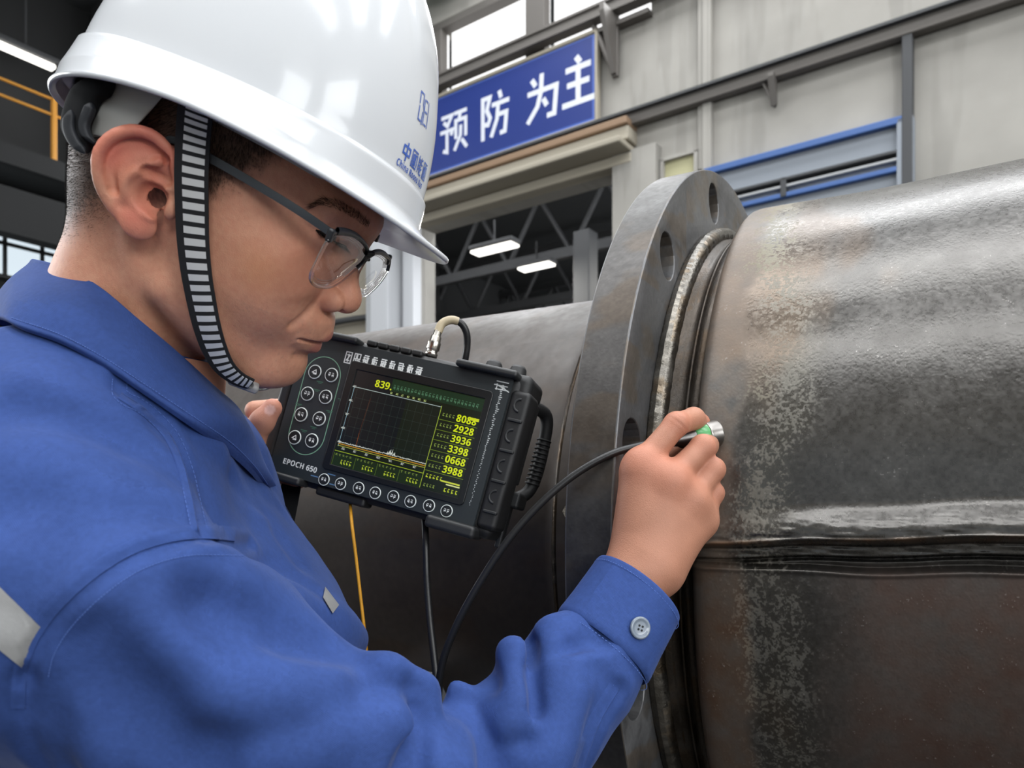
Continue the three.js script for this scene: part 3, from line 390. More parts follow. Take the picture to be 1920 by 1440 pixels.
function headSDF(x, y, z0) {
  const z = Math.sqrt(z0 * z0 + 9) - 1.2;
  let d = ell(x, y, z, [-8, 45, 0], [93, 86, 75]);
  d = smin(d, ell(x, y, z, [-44, 4, 0], [55, 62, 60]), 22);
  d = smin(d, cap(x, y, z, [-33, -40, 0], [-42, -170, 0], 55, 62), 26);
  d = smin(d, ell(x, y, z, [30, 22, 0], [77, 70, 66.5]), 14);
  d = smin(d, ell(x, y, z, [26, -26, 0], [67, 62, 66]), 16);
  d = smin(d, ell(x, y, z, [32, -62, 0], [62, 44, 51]), 14);
  d = smin(d, ell(x, y, z, [74, -89, 0], [21, 18.5, 25]), 14);
  d = smin(d, cap(x, y, z, [6, -58, 53], [66, -92, 18], 14, 14), 16);
  d = smin(d, ell(x, y, z, [57, -12, 43], [25, 19, 18]), 16);
  d = smin(d, ell(x, y, z, [62, -36, 34], [25, 25, 21]), 16);
  d = smin(d, cap(x, y, z, [99, 35, 4], [84, 34, 42], 9.5, 9), 12);
  d = smin(d, ell(x, y, z, [79, -49, 0], [25, 21, 31]), 10);
  if (x > 58 && y < 62 && y > -112 && d < 24) {
  d = smax(d, -ell(x, y, z, [107, 13, 33], [16, 8.5, 19]), 9);              // socket
  d = smin(d, ell(x, y, z, [80, 15, 33], [13.2, 12.4, 15.5]), 3.5);          // lids over the eye
  d = smin(d, cap(x, y, z, [78.5, 24, 50], [94.5, 22, 30], 3.2, 3.4), 4); d = smin(d, cap(x, y, z, [94.5, 22, 30], [97, 20, 17], 3.4, 2.5), 4);   // fold above the lid
  d = smin(d, cap(x, y, z, [93, 12, 0], [103.5, -17, 0], 8.3, 9.2), 9);      // nose
  d = smin(d, ell(x, y, z, [105, -22.5, 0], [11.8, 10.8, 11.5]), 6);
  d = smin(d, ell(x, y, z, [96.8, -25.5, 13.3], [12, 9.2, 7.8]), 2.6);
  d = smax(d, -ell(x, y, z, [103.5, -33.2, 7.8], [7, 5, 3.9]), 1.6);
  d = smax(d, -cap(x, y, z, [93, -33, 26.5], [85.2, -48, 36], 0.8, 0.6), 8);   // fold from nose to mouth
  d = smin(d, cap(x, y, z, [99.5, -53.8, 2], [89.5, -57, 25], 6.0, 2.8), 3.5);
  d = smin(d, cap(x, y, z, [94.8, -65.5, 0], [87.5, -60.8, 23], 6.6, 3.2), 3.5);
  d = smax(d, -cap(x, y, z, [106, -60.2, 0], [93, -58.8, 26.5], 1.5, 1.2), 2);
  d = smax(d, -cap(x, y, z, [102.5, -60.6, 0], [91, -58.8, 26.5], 1.4, 1.1), 2);
  d = smax(d, -cap(x, y, z, [112, -40, 0], [112, -47, 0], 4.4, 4.6), 3);
  d = smax(d, -cap(x, y, z, [100.5, -75.5, 0], [92, -74, 16], 2.6, 1), 7);
  d = smax(d, -cap(x, y, z, [84.5, 17.6, 48.5], [95.6, 13.0, 33], 0.55, 0.7), 0.9); d = smax(d, -cap(x, y, z, [95.6, 13.0, 33], [94.5, 13.4, 19.5], 0.7, 0.6), 0.9);   // slit of the lids
  }
  if (x < 25 && z > 50 && y > -48 && y < 48 && d < 40) d = earSDF(x, y, z, d);
  if (y < -30 && z > 20) d = smin(d, cap(x, y, z, [-24, -28, 58], [6, -150, 36], 6, 9), 14);
  return d;
}
// the point of the face on the line of sight through a pixel, in head millimetres
function onHead(px, py) { const o = V(0, EYE, 0).applyMatrix4(HEADI).multiplyScalar(1000), d = P(px, py, 1).applyMatrix4(HEADI).multiplyScalar(1000).sub(o).normalize(); let t = 330; for (let i = 0; i < 160; i++) { const q = headSDF(o.x + d.x * t, o.y + d.y * t, o.z + d.z * t); if (q < 0.03) break; t += q * 0.7; } return o.addScaledVector(d, t); }
const skinBump = dataTex(512, 512, (u, v) => { const a = fbm(u * 60, v * 60, 60, 2), b = fbm(u * 120, v * 120, 120, 2); return 0.5 + 0.6 * (a - 0.5) + 0.5 * (b - 0.5); }, false, 30, 30);
const MSkin = phys({ color: 0xffffff, roughness: 0.45, vertexColors: true, bumpMap: skinBump, bumpScale: 0.00018, specularIntensity: 0.6 });
const SKIN = srgb(210, 150, 122), mixA = (a, b, k) => [lerp(a[0], b[0], k), lerp(a[1], b[1], k), lerp(a[2], b[2], k)];
// how much hair grows at a place of the head (0..1)
function hairAt(x, y, z) {
  const az = Math.abs(z);
  const front = 27 + (y - 20) * 0.7;                   // temple line
  const side = smoothstep(front - x + 9 * (v3noise(x * 0.25, y * 0.25, z * 0.25) - 0.5), -13, 13) * (y > -4 ? smoothstep(y, -6, 14) : 0) * (x > -5 ? 1 : 0);
  const nl = lerp(-34, -78, clamp((-22 - x) / 55, 0, 1)), nape = x <= -5 ? smoothstep(y, nl, nl + 52) : 0;
  return clamp(Math.max(side, nape), 0, 1) * (az > 77 ? 0 : 1);
}
const MOLES = [[464, 350, 68, 0.55], [539, 443, 57, 0.9], [560, 665, 30, 0.5]].map(([px, py, z, r]) => { const q = HL(px, py, z); return [q.x, q.y, q.z, r]; });
function headColor(x, y, z) {
  let c = SKIN.slice(); const az = Math.abs(z), n = v3noise(x * 0.12, y * 0.12, z * 0.12) - 0.5, f = v3noise(x * 0.9, y * 0.9, z * 0.9) - 0.5;
  const m = v3noise(x * 0.4 + 7, y * 0.4, z * 0.4) - 0.5; c = c.map((k, i) => k * (1 + 0.10 * n + 0.10 * f + 0.08 * m) * (i === 0 ? 1 : 1 + 0.12 * m));
  const blot = (q, r, col, k) => { const d = Math.hypot(x - q[0], y - q[1], az - q[2]) / r; if (d < 2) c = mixA(c, col, k * gs(d)); };
  const red = srgb(196, 118, 92), rosy = srgb(212, 112, 96), warm = srgb(204, 140, 96);
  blot([80, -8, 48], 22, red, 0.4); blot([108, -24, 0], 12, red, 0.45); blot([96, -26, 16], 8, red, 0.4); blot([60, -20, 60], 16, warm, 0.5);
  blot([-34, 12, 90], 14, rosy, 0.8); blot([-18, 29, 86], 14, rosy, 0.8); blot([-14, -20, 80], 13, rosy, 0.8); blot([-2, 24, 80], 10, rosy, 0.7); blot([-12, 4, 76], 12, srgb(186, 92, 72), 0.7);
  const ld = Math.max(0, Math.min(segD(x, y, az, [102, -54.5, 0], [90, -57, 26]), segD(x, y, az, [98, -66, 0], [88, -60.5, 24]))), lr = Math.max(0.15, 1 - az / 27);
  c = mixA(c, srgb(176, 104, 96), clamp(1 - (ld - 6.2 * lr) / 2, 0, 1) * 0.75 * (y < -49.5 - az * 0.16 ? 1 : 0.0));
  if (y < -44 && x > 45) { const b = smoothstep(v3noise(x * 2.2, y * 2.2, z * 2.2), 0.72, 0.9); c = mixA(c, srgb(120, 96, 84), 0.10 * (1 - clamp(ld / 6, 0, 1) * 0) + 0.2 * b); }
  const h = hairAt(x, y, z) * (x < -3 && az > 70 && y < 30 ? 0 : 1);
  const grain = v3noise(x * 1.1, y * 1.1, z * 1.1);
  c = mixA(c, srgb(58, 46, 38), clamp(h * 1.15 + (grain - 0.5) * 0.7 * h, 0, 0.9));
  for (const [mx, my, mz, mr] of MOLES) { const q = Math.hypot(x - mx, y - my, z - mz); if (q < mr * 2) c = mixA(c, srgb(86, 48, 36), 0.85 * (1 - smoothstep(q, mr * 0.6, mr * 1.3))); }
  return c;
}
const headG = nets(headSDF, [-112, -150, -98], [126, 128, 98], 1.5, 0.8);
paint(headG, headColor); headG.applyMatrix4(HMM);
// ---- right hand, in world coordinates: the back of the hand seen, index on top, fingers closing round the probe
const pt = (px, py, d) => { const v = P(px, py, d); return [v.x, v.y, v.z]; };
const R = {
  wr0: pt(1160, 1120, 0.592), wr1: pt(1206, 1064, 0.6),
  im: pt(1203, 872, 0.606), mm: pt(1254, 902, 0.603), rm: pt(1293, 938, 0.609), pm: pt(1316, 972, 0.618),
  ip: pt(1268, 796, 0.612), id: pt(1300, 785, 0.634), it: pt(1313, 793, 0.648),
  mp: pt(1318, 838, 0.614), md: pt(1325, 836, 0.638), mt: pt(1306, 830, 0.654),
  rp: pt(1336, 880, 0.617), rd: pt(1338, 880, 0.643), rt: pt(1312, 872, 0.655),
  pp: pt(1337, 925, 0.622), pd: pt(1336, 925, 0.643), pt_: pt(1312, 915, 0.654),
  tc: pt(1185, 985, 0.625), tm: pt(1196, 915, 0.645), ti: pt(1235, 862, 0.662), tt: pt(1272, 838, 0.664),
};
const mid = (a, b, t = 0.5) => [lerp(a[0], b[0], t), lerp(a[1], b[1], t), lerp(a[2], b[2], t)];
function handSDF(x, y, z) {
  const c = (a, b, ra, rb) => cap(x, y, z, a, b, ra, rb);
  let d = c(R.wr0, R.wr1, 0.0265, 0.0245);
  const flat = (a, b, ra, rb) => { d = smin(d, c(a, b, ra, rb), 0.012); };
  const W1 = pt(1190, 1060, 0.603), W2 = pt(1216, 1068, 0.601), W3 = pt(1232, 1062, 0.606);
  flat(W1, mid(R.im, W1, 0.12), 0.0225, 0.0165); flat(W2, mid(R.mm, W2, 0.06), 0.0225, 0.0165); flat(W3, mid(R.rm, W3, 0.06), 0.021, 0.0155); flat(W3, mid(R.pm, W3, 0.08), 0.02, 0.0145);
  flat(pt(1215, 985, 0.625), pt(1280, 985, 0.632), 0.019, 0.019); flat(pt(1235, 925, 0.63), pt(1300, 955, 0.634), 0.014, 0.014);
  d = smin(d, c(R.im, R.mm, 0.0118, 0.0112), 0.014); d = smin(d, c(R.mm, R.rm, 0.0112, 0.0105), 0.014); d = smin(d, c(R.rm, R.pm, 0.0105, 0.01), 0.014);
  const th = Math.min(c(R.tc, R.tm, 0.015, 0.0125), c(R.tm, R.ti, 0.0118, 0.0105), c(R.ti, R.tt, 0.0102, 0.0092)); d = smin(d, th, 0.01);
  const finger = (m, p, q, t, r) => { let f = c(mid(p, m, 0.92), p, r * 1.06, r * 0.98); f = smin(f, c(p, q, r * 1.0, r * 0.9), 0.004); return smin(f, c(q, t, r * 0.9, r * 0.8), 0.004); };
  d = smin(d, finger(R.im, R.ip, R.id, R.it, 0.0102), 0.006); d = smin(d, finger(R.mm, R.mp, R.md, R.mt, 0.0103), 0.005);
  d = smin(d, finger(R.rm, R.rp, R.rd, R.rt, 0.0097), 0.0045); d = smin(d, finger(R.pm, R.pp, R.pd, R.pt_, 0.0085), 0.0045);
  d = smin(d, c(R.im, R.im, 0.0124, 0.0124), 0.008); d = smin(d, c(R.mm, R.mm, 0.0128, 0.0128), 0.008);
  // creases over the finger joint and small folds of the back of the hand
  const k = Math.hypot(x - R.ip[0], y - R.ip[1]); if (k < 0.016) { const a = (x - R.ip[0]) * 0.62 + (y - R.ip[1]) * 0.78; d += (0.0007 * gs(a / 0.0011) + 0.0005 * gs((a - 0.0042) / 0.001) + 0.0005 * gs((a + 0.0036) / 0.001)) * gs(k / 0.008); }
  d += 0.0004 * (v3noise(x * 60, y * 60, z * 60) - 0.5) + 0.0009 * (v3noise(x * 28, y * 28 + 5, z * 28) - 0.5);
  return d;
}
const handG = nets(handSDF, [0.062, EYE - 0.115, -0.69], [0.20, EYE + 0.085, -0.555], 0.0015);
function handColor(x, y, z) {
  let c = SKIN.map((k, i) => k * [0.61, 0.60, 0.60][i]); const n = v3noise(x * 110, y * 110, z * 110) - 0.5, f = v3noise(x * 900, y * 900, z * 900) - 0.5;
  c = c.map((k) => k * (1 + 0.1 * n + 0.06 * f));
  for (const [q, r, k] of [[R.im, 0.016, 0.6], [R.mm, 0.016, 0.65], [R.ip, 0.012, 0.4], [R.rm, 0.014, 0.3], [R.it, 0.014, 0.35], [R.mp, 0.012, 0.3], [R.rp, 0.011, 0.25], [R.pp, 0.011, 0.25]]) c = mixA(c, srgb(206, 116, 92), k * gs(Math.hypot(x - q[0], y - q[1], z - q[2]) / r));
  return c;
}
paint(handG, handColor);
// ---- left hand behind the left edge of the instrument, thumb on its front
const L = { tb: pt(468, 860, 0.742), tm: pt(470, 822, 0.734), ti: pt(492, 790, 0.728), tt: pt(511, 765, 0.728) };
const NAIL = P(506, 768, 0.717);
function leftSDF(x, y, z) {
  const c = (a, b, ra, rb) => cap(x, y, z, a, b, ra, rb);
  let d = Math.min(c(L.tb, L.tm, 0.016, 0.0135), 9); d = smin(d, c(L.tm, L.ti, 0.0128, 0.0112), 0.006); d = smin(d, c(L.ti, L.tt, 0.0112, 0.0092), 0.005);
  d = smin(d, c(pt(470, 900, 0.76), pt(470, 820, 0.775), 0.022, 0.02), 0.014); d = smin(d, c(pt(455, 1000, 0.77), pt(470, 900, 0.76), 0.027, 0.026), 0.014);
  for (let i = 0; i < 4; i++) { const b = pt(478 + i * 4, 770 + i * 40, 0.79), q = pt(520 + i * 3, 765 + i * 42, 0.806), t = pt(560, 775 + i * 42, 0.8); d = smin(d, Math.min(c(b, q, 0.0105, 0.01), c(q, t, 0.0098, 0.0088)), 0.006); }
  return d;
}
const leftG = paint(nets(leftSDF, [-0.36, EYE - 0.1, -0.84], [-0.17, EYE + 0.13, -0.69], 0.002), (x, y, z) => { let c = SKIN.map((k, i) => k * [0.85, 0.84, 0.85][i]); c = mixA(c, srgb(224, 150, 130), 0.6 * gs(Math.hypot(x - L.tt[0], y - L.tt[1], z - L.tt[2]) / 0.014)); const nq = NAIL.clone().sub(V(x, y, z)).length(); c = mixA(c, srgb(240, 196, 184), 0.8 * (1 - smoothstep(nq, 0.0048, 0.0062))); return c; });
// ---- body and jacket
const S0 = pt(160, 1150, 0.43), EL = pt(850, 1540, 0.525), CU = pt(1196, 1106, 0.585), EL2 = pt(790, 1560, 0.49), FA = pt(1092, 1262, 0.568), LW = pt(470, 1010, 0.775);
function bodySDF(x, y, z) {   // what the clothes hide
  const c = (a, b, ra, rb) => cap(x, y, z, a, b, ra, rb), E = EYE;
  let d = c([-0.32, E - 0.02, -0.5], [-0.32, E - 0.02, -0.69], 0.085, 0.085);
  d = smin(d, c([-0.3, E - 0.1, -0.6], [-0.4, E - 0.55, -0.62], 0.12, 0.12), 0.05); d = smin(d, c([-0.27, E + 0.13, -0.575], [-0.31, E - 0.02, -0.59], 0.05, 0.07), 0.05);
  d = smin(d, c(S0, EL, 0.05, 0.038), 0.03); d = smin(d, c(EL, R.wr0, 0.038, 0.026), 0.02); d = smin(d, c([-0.34, E, -0.66], [-0.325, E - 0.02, -0.77], 0.05, 0.045), 0.03);
  const le = [-0.275, E - 0.2, -0.84]; d = smin(d, c([-0.325, E - 0.02, -0.77], le, 0.045, 0.036), 0.03); d = smin(d, c(le, pt(455, 1000, 0.77), 0.036, 0.026), 0.02);
  for (const zz of [-0.54, -0.70]) { d = smin(d, c([-0.4, E - 0.55, zz], [-0.36, 0.5, zz - 0.0], 0.075, 0.05), 0.05); d = smin(d, c([-0.36, 0.5, zz], [-0.4, 0.09, zz], 0.048, 0.036), 0.02); d = smin(d, c([-0.4, 0.07, zz], [-0.24, 0.05, zz], 0.035, 0.03), 0.02); }
  return d;
}
const bodyG = paint(nets(bodySDF, [-0.62, 0.0, -0.93], [0.14, EYE + 0.1, -0.36], 0.012), () => SKIN);
function jacketBase(x, y, z) {
  const c = (a, b, ra, rb) => cap(x, y, z, a, b, ra, rb), E = EYE;
  let d = c([-0.335, E - 0.025, -0.5], [-0.335, E - 0.01, -0.68], 0.118, 0.118);
  d = smin(d, c([-0.275, E - 0.135, -0.54], [-0.268, E - 0.13, -0.66], 0.112, 0.112), 0.05);
  d = smin(d, c([-0.3, E - 0.16, -0.6], [-0.4, E - 0.62, -0.62], 0.165, 0.165), 0.06);
  d = smin(d, c([-0.305, E + 0.035, -0.52], [-0.25, E - 0.055, -0.437], 0.082, 0.08), 0.05);
  d = smin(d, c([-0.34, E + 0.03, -0.65], [-0.325, E - 0.02, -0.77], 0.08, 0.075), 0.05);
  d = smin(d, c([-0.285, E + 0.09, -0.575], [-0.315, E + 0.02, -0.585], 0.05, 0.08), 0.05);
  let arm = c(S0, EL2, 0.079, 0.062);
  d = smin(d, arm, 0.016);
  const le = [-0.275, E - 0.2, -0.84]; d = smin(d, c([-0.325, E - 0.02, -0.77], le, 0.07, 0.058), 0.03); d = smin(d, c(le, LW, 0.056, 0.044), 0.02);
  const f = c(EL, FA, 0.062, 0.046); d = smin(d, smin(f, c(FA, pt(1124, 1222, 0.571), 0.045, 0.0365), 0.008), 0.005);
  return d;
}
// first point of the jacket on the line of sight through a pixel
function onJacket(px, py, lift = 0, f = jacketBase) { const u = P(px, py, 1).sub(V(0, EYE, 0)), l = u.length(); u.divideScalar(l); let t = 0.25; for (let i = 0; i < 120; i++) { const d = f(u.x * t, EYE + u.y * t, u.z * t) - lift; if (d < 0.00025) break; t += d * 0.8; if (t > 1.6) return null; } return V(u.x * t, EYE + u.y * t, u.z * t); }
// folds of the cloth: [height mm (negative: crease), width mm, pixels along which it runs]
const FOLDS = [
  [-5, 6, [757, 1296], [764, 1340], [756, 1400], [752, 1446]], [7, 18, [700, 1190], [742, 1222], [748, 1290], [738, 1350]],
  [6, 16, [820, 1262], [850, 1300], [865, 1370], [858, 1440]], [-5, 12, [905, 1262], [900, 1320], [915, 1400], [912, 1450]], [8, 16, [945, 1222], [958, 1290], [985, 1350], [1000, 1400]], [-6, 10, [905, 1256], [945, 1300], [985, 1392]],
  [-5, 10, [1000, 1215], [1004, 1270], [1015, 1340], [1020, 1430]], [5, 14, [1030, 1180], [1040, 1250], [1050, 1340], [1040, 1440]], [-4, 9, [1122, 1186], [1085, 1204], [1052, 1230]], [4, 9, [1112, 1200], [1075, 1240], [1060, 1290]],
  [6, 10, [962, 1212], [975, 1262], [968, 1320]], [-6, 7, [990, 1205], [985, 1262], [1000, 1330]], [5, 9, [842, 1268], [905, 1300], [950, 1360]], [-4, 6, [1130, 1200], [1100, 1208], [1068, 1216]], [4, 10, [800, 1290], [812, 1360], [806, 1440]], [-6, 9, [780, 1300], [790, 1370], [784, 1446]], [4, 12, [1080, 1300], [1060, 1380], [1030, 1445]],
  [-3, 8, [1150, 1290], [1110, 1360], [1085, 1440]],
  [6, 20, [330, 1052], [430, 1085], [560, 1130], [690, 1186]], [-5, 15, [400, 1130], [500, 1178], [620, 1220]], [5, 22, [180, 1160], [330, 1220], [480, 1300], [600, 1350]], [-5, 20, [130, 1240], [250, 1330], [380, 1400]],
  [-4, 14, [540, 1200], [640, 1230], [720, 1262]], [5, 16, [420, 1330], [540, 1300], [660, 1268], [735, 1250]], [-4, 14, [430, 1380], [560, 1350], [690, 1300]], [4, 14, [480, 1420], [600, 1400], [720, 1340]],
  [-3.5, 12, [300, 1060], [350, 1130], [420, 1210]], [-3.5, 12, [200, 1180], [240, 1260], [290, 1330], [340, 1440]], [3.5, 12, [110, 1260], [150, 1340], [180, 1440]], [-3, 14, [60, 1290], [100, 1370], [110, 1440]],
  [3, 16, [60, 720], [160, 745], [260, 790], [330, 850]], [-3, 14, [40, 770], [140, 790], [230, 830]], [3.5, 20, [20, 880], [160, 870], [300, 930]], [-3, 16, [60, 950], [200, 960], [320, 985]], [-3, 12, [300, 800], [380, 900], [420, 980]], [3, 12, [330, 770], [430, 880], [500, 970]],
  [-3, 10, [430, 890], [500, 965], [560, 1050]], [-3, 12, [110, 1010], [60, 1080], [30, 1140]], [2.5, 14, [200, 690], [300, 740], [400, 830]], [-3.5, 10, [440, 1030], [520, 1065], [590, 1120]],
].map(([h, w, ...p]) => ({ n: p.length, h: h / 1000 * (p[0][0] > 690 && p[0][1] > 1150 ? 2.1 : 1.9), w: w / 1000 * 1.1, p: p.map(([a, b]) => onJacket(a, b) ?? onJacket(a, b, 0.012) ?? onJacket(a, b, 0.024)).filter(Boolean).map((v) => [v.x, v.y, v.z]) })).filter((f) => f.p.length > 1);
for (const f of FOLDS) { f.c = [0, 1, 2].map((k) => f.p.reduce((s, q) => s + q[k], 0) / f.p.length); f.r = Math.max(...f.p.map((q) => Math.hypot(q[0] - f.c[0], q[1] - f.c[1], q[2] - f.c[2]))) + f.w * 2.6; }
function polyD(x, y, z, p) { let d = 1e9; for (let i = 0; i < p.length - 1; i++) { const q = segD(x, y, z, p[i], p[i + 1]); if (q < d) d = q; } return d; }
function jacketFold(x, y, z) {
  let d = jacketBase(x, y, z); if (d > 0.035 || d < -0.04) return d;
  for (const f of FOLDS) { if (Math.hypot(x - f.c[0], y - f.c[1], z - f.c[2]) > f.r) continue; const q = polyD(x, y, z, f.p) / f.w; if (q < 2.6) d -= f.h * gs(q); }
  return d + 0.008 * (v3noise(x * 13 + 3, y * 13, z * 13) - 0.5) + 0.0022 * (v3noise(x * 45, y * 45, z * 45) - 0.5);
}
// seams: shallow grooves with a raised welt beside them
const SEAMS = [
  { w: 0.004, h: 0.003, p: [[52, 1268], [62, 1225], [86, 1180], [118, 1140], [160, 1100], [205, 1066], [250, 1040], [300, 1022], [352, 1012], [410, 1013], [470, 1020]] }, { w: 0.004, h: 0.003, p: [[52, 1268], [48, 1320], [60, 1400], [90, 1445]] },
  { w: 0.003, h: 0.0016, p: [[225, 712], [228, 742], [270, 765], [320, 815], [345, 870], [360, 930], [372, 985], [380, 1010]] }, { w: 0.003, h: 0.0014, p: [[1160, 1290], [1125, 1350], [1090, 1440]] },
].map((s) => ({ ...s, p: s.p.map(([a, b]) => onJacket(a, b, 0, jacketFold)).filter(Boolean).map((v) => [v.x, v.y, v.z]) })).map((s) => ({ ...s, p: new THREE.CatmullRomCurve3(s.p.map((q) => V(...q))).getPoints(s.p.length * 2).map((v) => [v.x, v.y, v.z]) }));
for (const s of SEAMS) { s.c = [0, 1, 2].map((k) => s.p.reduce((t, q) => t + q[k], 0) / s.p.length); s.r = Math.max(...s.p.map((q) => Math.hypot(q[0] - s.c[0], q[1] - s.c[1], q[2] - s.c[2]))) + 0.03; }
function jacketSDF(x, y, z) {
  let d = jacketFold(x, y, z); if (d > 0.012 || d < -0.012) return d;
  for (const s of SEAMS) { if (Math.hypot(x - s.c[0], y - s.c[1], z - s.c[2]) > s.r) continue; const q = polyD(x, y, z, s.p); if (q < 0.022) d += s.h * gs(q / s.w) - 0.0014 * gs((q - 0.009) / 0.005); }
  return smax(d, y - (EYE + 0.128), 0.01);
}
const jacketG = boxUV(nets(jacketSDF, [-0.60, EYE - 0.68, -0.92], [0.125, EYE + 0.15, -0.335], 0.003));
const twill = dataTex(512, 512, (u, v, x, y) => { const t = Math.sin((u * 64 + v * 64) * Math.PI * 2), n = fbm(u * 24, v * 24, 24, 3); return 0.5 + 0.14 * t + 0.5 * (n - 0.5); }, false, 16, 16);
const clothTint = dataTex(512, 512, (u, v) => { const n = fbm(u * 6, v * 6, 6, 4), m = fbm(u * 90, v * 90, 90, 2), k = 0.88 + 0.1 * (n - 0.5) + 0.08 * (m - 0.5); return [k, k, k]; }, true, 5, 5);
const MCloth = phys({ color: rgb(57, 81, 142), roughness: 0.85, map: clothTint, bumpMap: twill, bumpScale: 0.0003, sheen: 0.35, sheenColor: new THREE.Color(0.45, 0.5, 0.7), sheenRoughness: 0.5, specularIntensity: 0.3 });
const MStitch = std(rgb(74, 102, 168), 0.8), MTape = std(rgb(132, 132, 132), 0.45, 0.1, { bumpMap: twill, bumpScale: 0.0002 });
const person = thing('person', 'stooping man in blue work jacket and white hard hat pressing a probe on the pipe', 'person', V(-0.33, 0, -0.6));
const bodyAll = mergeGeometries([headG, handG, leftG, bodyG].map((g) => { const h = boxUV(g); return h; }));
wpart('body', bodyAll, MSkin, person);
const jacket = wpart('jacket', jacketG, MCloth, person, 'blue cotton work jacket');
const jpart = (n, g, m, l) => { g.translate(0.33, 0, 0.6); return mesh(n, g, m, jacket, l); };
// collar: a stand and a fall folded over it, edges measured along the near side and carried round the neck
{
  const top = [P(500, 905, 0.66), P(483, 850, 0.635), P(450, 775, 0.59), P(400, 728, 0.552), P(330, 664, 0.515), P(260, 606, 0.495), P(190, 548, 0.495), P(120, 510, 0.52), P(66, 494, 0.565), P(70, 500, 0.62), P(150, 540, 0.67), P(270, 600, 0.70), P(370, 690, 0.70), P(450, 780, 0.69), P(490, 850, 0.675)];
  const bot = [P(497, 915, 0.655), P(470, 882, 0.618), P(420, 838, 0.566), P(350, 790, 0.522), P(262, 730, 0.478), P(180, 676, 0.452), P(110, 640, 0.452), P(40, 616, 0.48), P(8, 600, 0.545), P(0, 610, 0.65), P(100, 640, 0.735), P(250, 700, 0.77), P(380, 770, 0.76), P(470, 860, 0.72), P(496, 905, 0.68)];
  for (let k = 1; k < 9; k++) { const px = [0, 470, 420, 350, 262, 180, 110, 40, 8][k], py = [0, 882, 838, 790, 730, 676, 640, 616, 600][k], q = onJacket(px, py, 0.005); if (q && Math.abs(q.z - bot[k].z) < 0.1) bot[k].copy(q); }
  const ct = new THREE.CatmullRomCurve3(top), cb = new THREE.CatmullRomCurve3(bot), th = 0.0016, nrm = (s) => { const t = ct.getPoint(s), b = cb.getPoint(s), e = ct.getTangent(s); return b.clone().sub(t).cross(e).normalize(); };
  const center = V(-0.29, EYE + 0.09, -0.585);
  const g = sheet(200, 34, (s, t) => {
    const T = ct.getPoint(s), B = cb.getPoint(s), out = T.clone().sub(center).setY(0).normalize();
    // t 0..0.42 fall outside, bottom edge to fold; 0.42..0.58 the roll; 0.58..1 stand inside going down
    let p;
    if (t < 0.06) { const w = t / 0.06 * Math.PI; p = B.clone().addScaledVector(out, -th + th * Math.sin(w / 2) * 2).add(V(0, 0.0015 * (1 - Math.cos(w)) - 0.001, 0)); }
    else if (t < 0.46) { const w = (t - 0.06) / 0.4; p = B.clone().lerp(T, w).addScaledVector(out, th + 0.007 * Math.sin(w * Math.PI) + 0.0012 * Math.sin(s * 40 + w * 3) * Math.sin(w * Math.PI)); }
    else if (t < 0.6) { const w = (t - 0.46) / 0.14 * Math.PI; p = T.clone().addScaledVector(out, th * Math.cos(w) - 0.002 * (1 - Math.cos(w)) / 2).add(V(0, 0.003 * Math.sin(w), 0)); }
    else { const w = (t - 0.6) / 0.4; p = T.clone().addScaledVector(out, -th - 0.002 - 0.004 * w).add(V(0, -0.05 * w, 0)); }
    return p;
  });
  const inner = sheet(200, 6, (s, t) => { const T = ct.getPoint(s), B = cb.getPoint(s), out = T.clone().sub(center).setY(0).normalize(); return B.clone().lerp(T, t).addScaledVector(out, -th + 0.005 * Math.sin(t * Math.PI)); });
  jpart('collar', boxUV(mergeGeometries([g, inner])), MCloth);
  const st = []; for (let i = 3; i < 120; i++) { const s = i / 230, B = cb.getPoint(s), T = ct.getPoint(s), B2 = cb.getPoint(s + 0.0026), out = T.clone().sub(center).setY(0).normalize(), f = (b, t) => b.clone().lerp(t, 0.1).addScaledVector(out, th + 0.0027); st.push(bar(f(B, T), f(B2, ct.getPoint(s + 0.0026)), 0.00032, 5)); }
  jpart('stitching', merge(st), MStitch);
}
{ const st = []; for (const [k, offs] of [[0, [0.0085]], [2, [-0.004, 0.004]], [3, [0.004]]]) for (const o of offs) { const p = SEAMS[k].p.map((q) => V(...q)), c = new THREE.CatmullRomCurve3(p), n = Math.floor(c.getLength() / 0.0032); for (let i = 0; i < n; i++) { const f = (s) => { const a = c.getPoint(s), t = c.getTangent(s), v = V(0, EYE, 0).sub(a).normalize(), w = t.clone().cross(v).normalize(); a.addScaledVector(w, o); const px = CX + FOCAL * a.x / -a.z, py = CY - FOCAL * (a.y - EYE) / -a.z; return onJacket(px, py, 0.0001, jacketSDF); }, A = f(i / n), B = f((i + 0.62) / n); if (A && B && A.distanceTo(B) < 0.006) st.push(bar(A, B, 0.00024, 4)); } } jpart('stitching', merge(st), MStitch); }
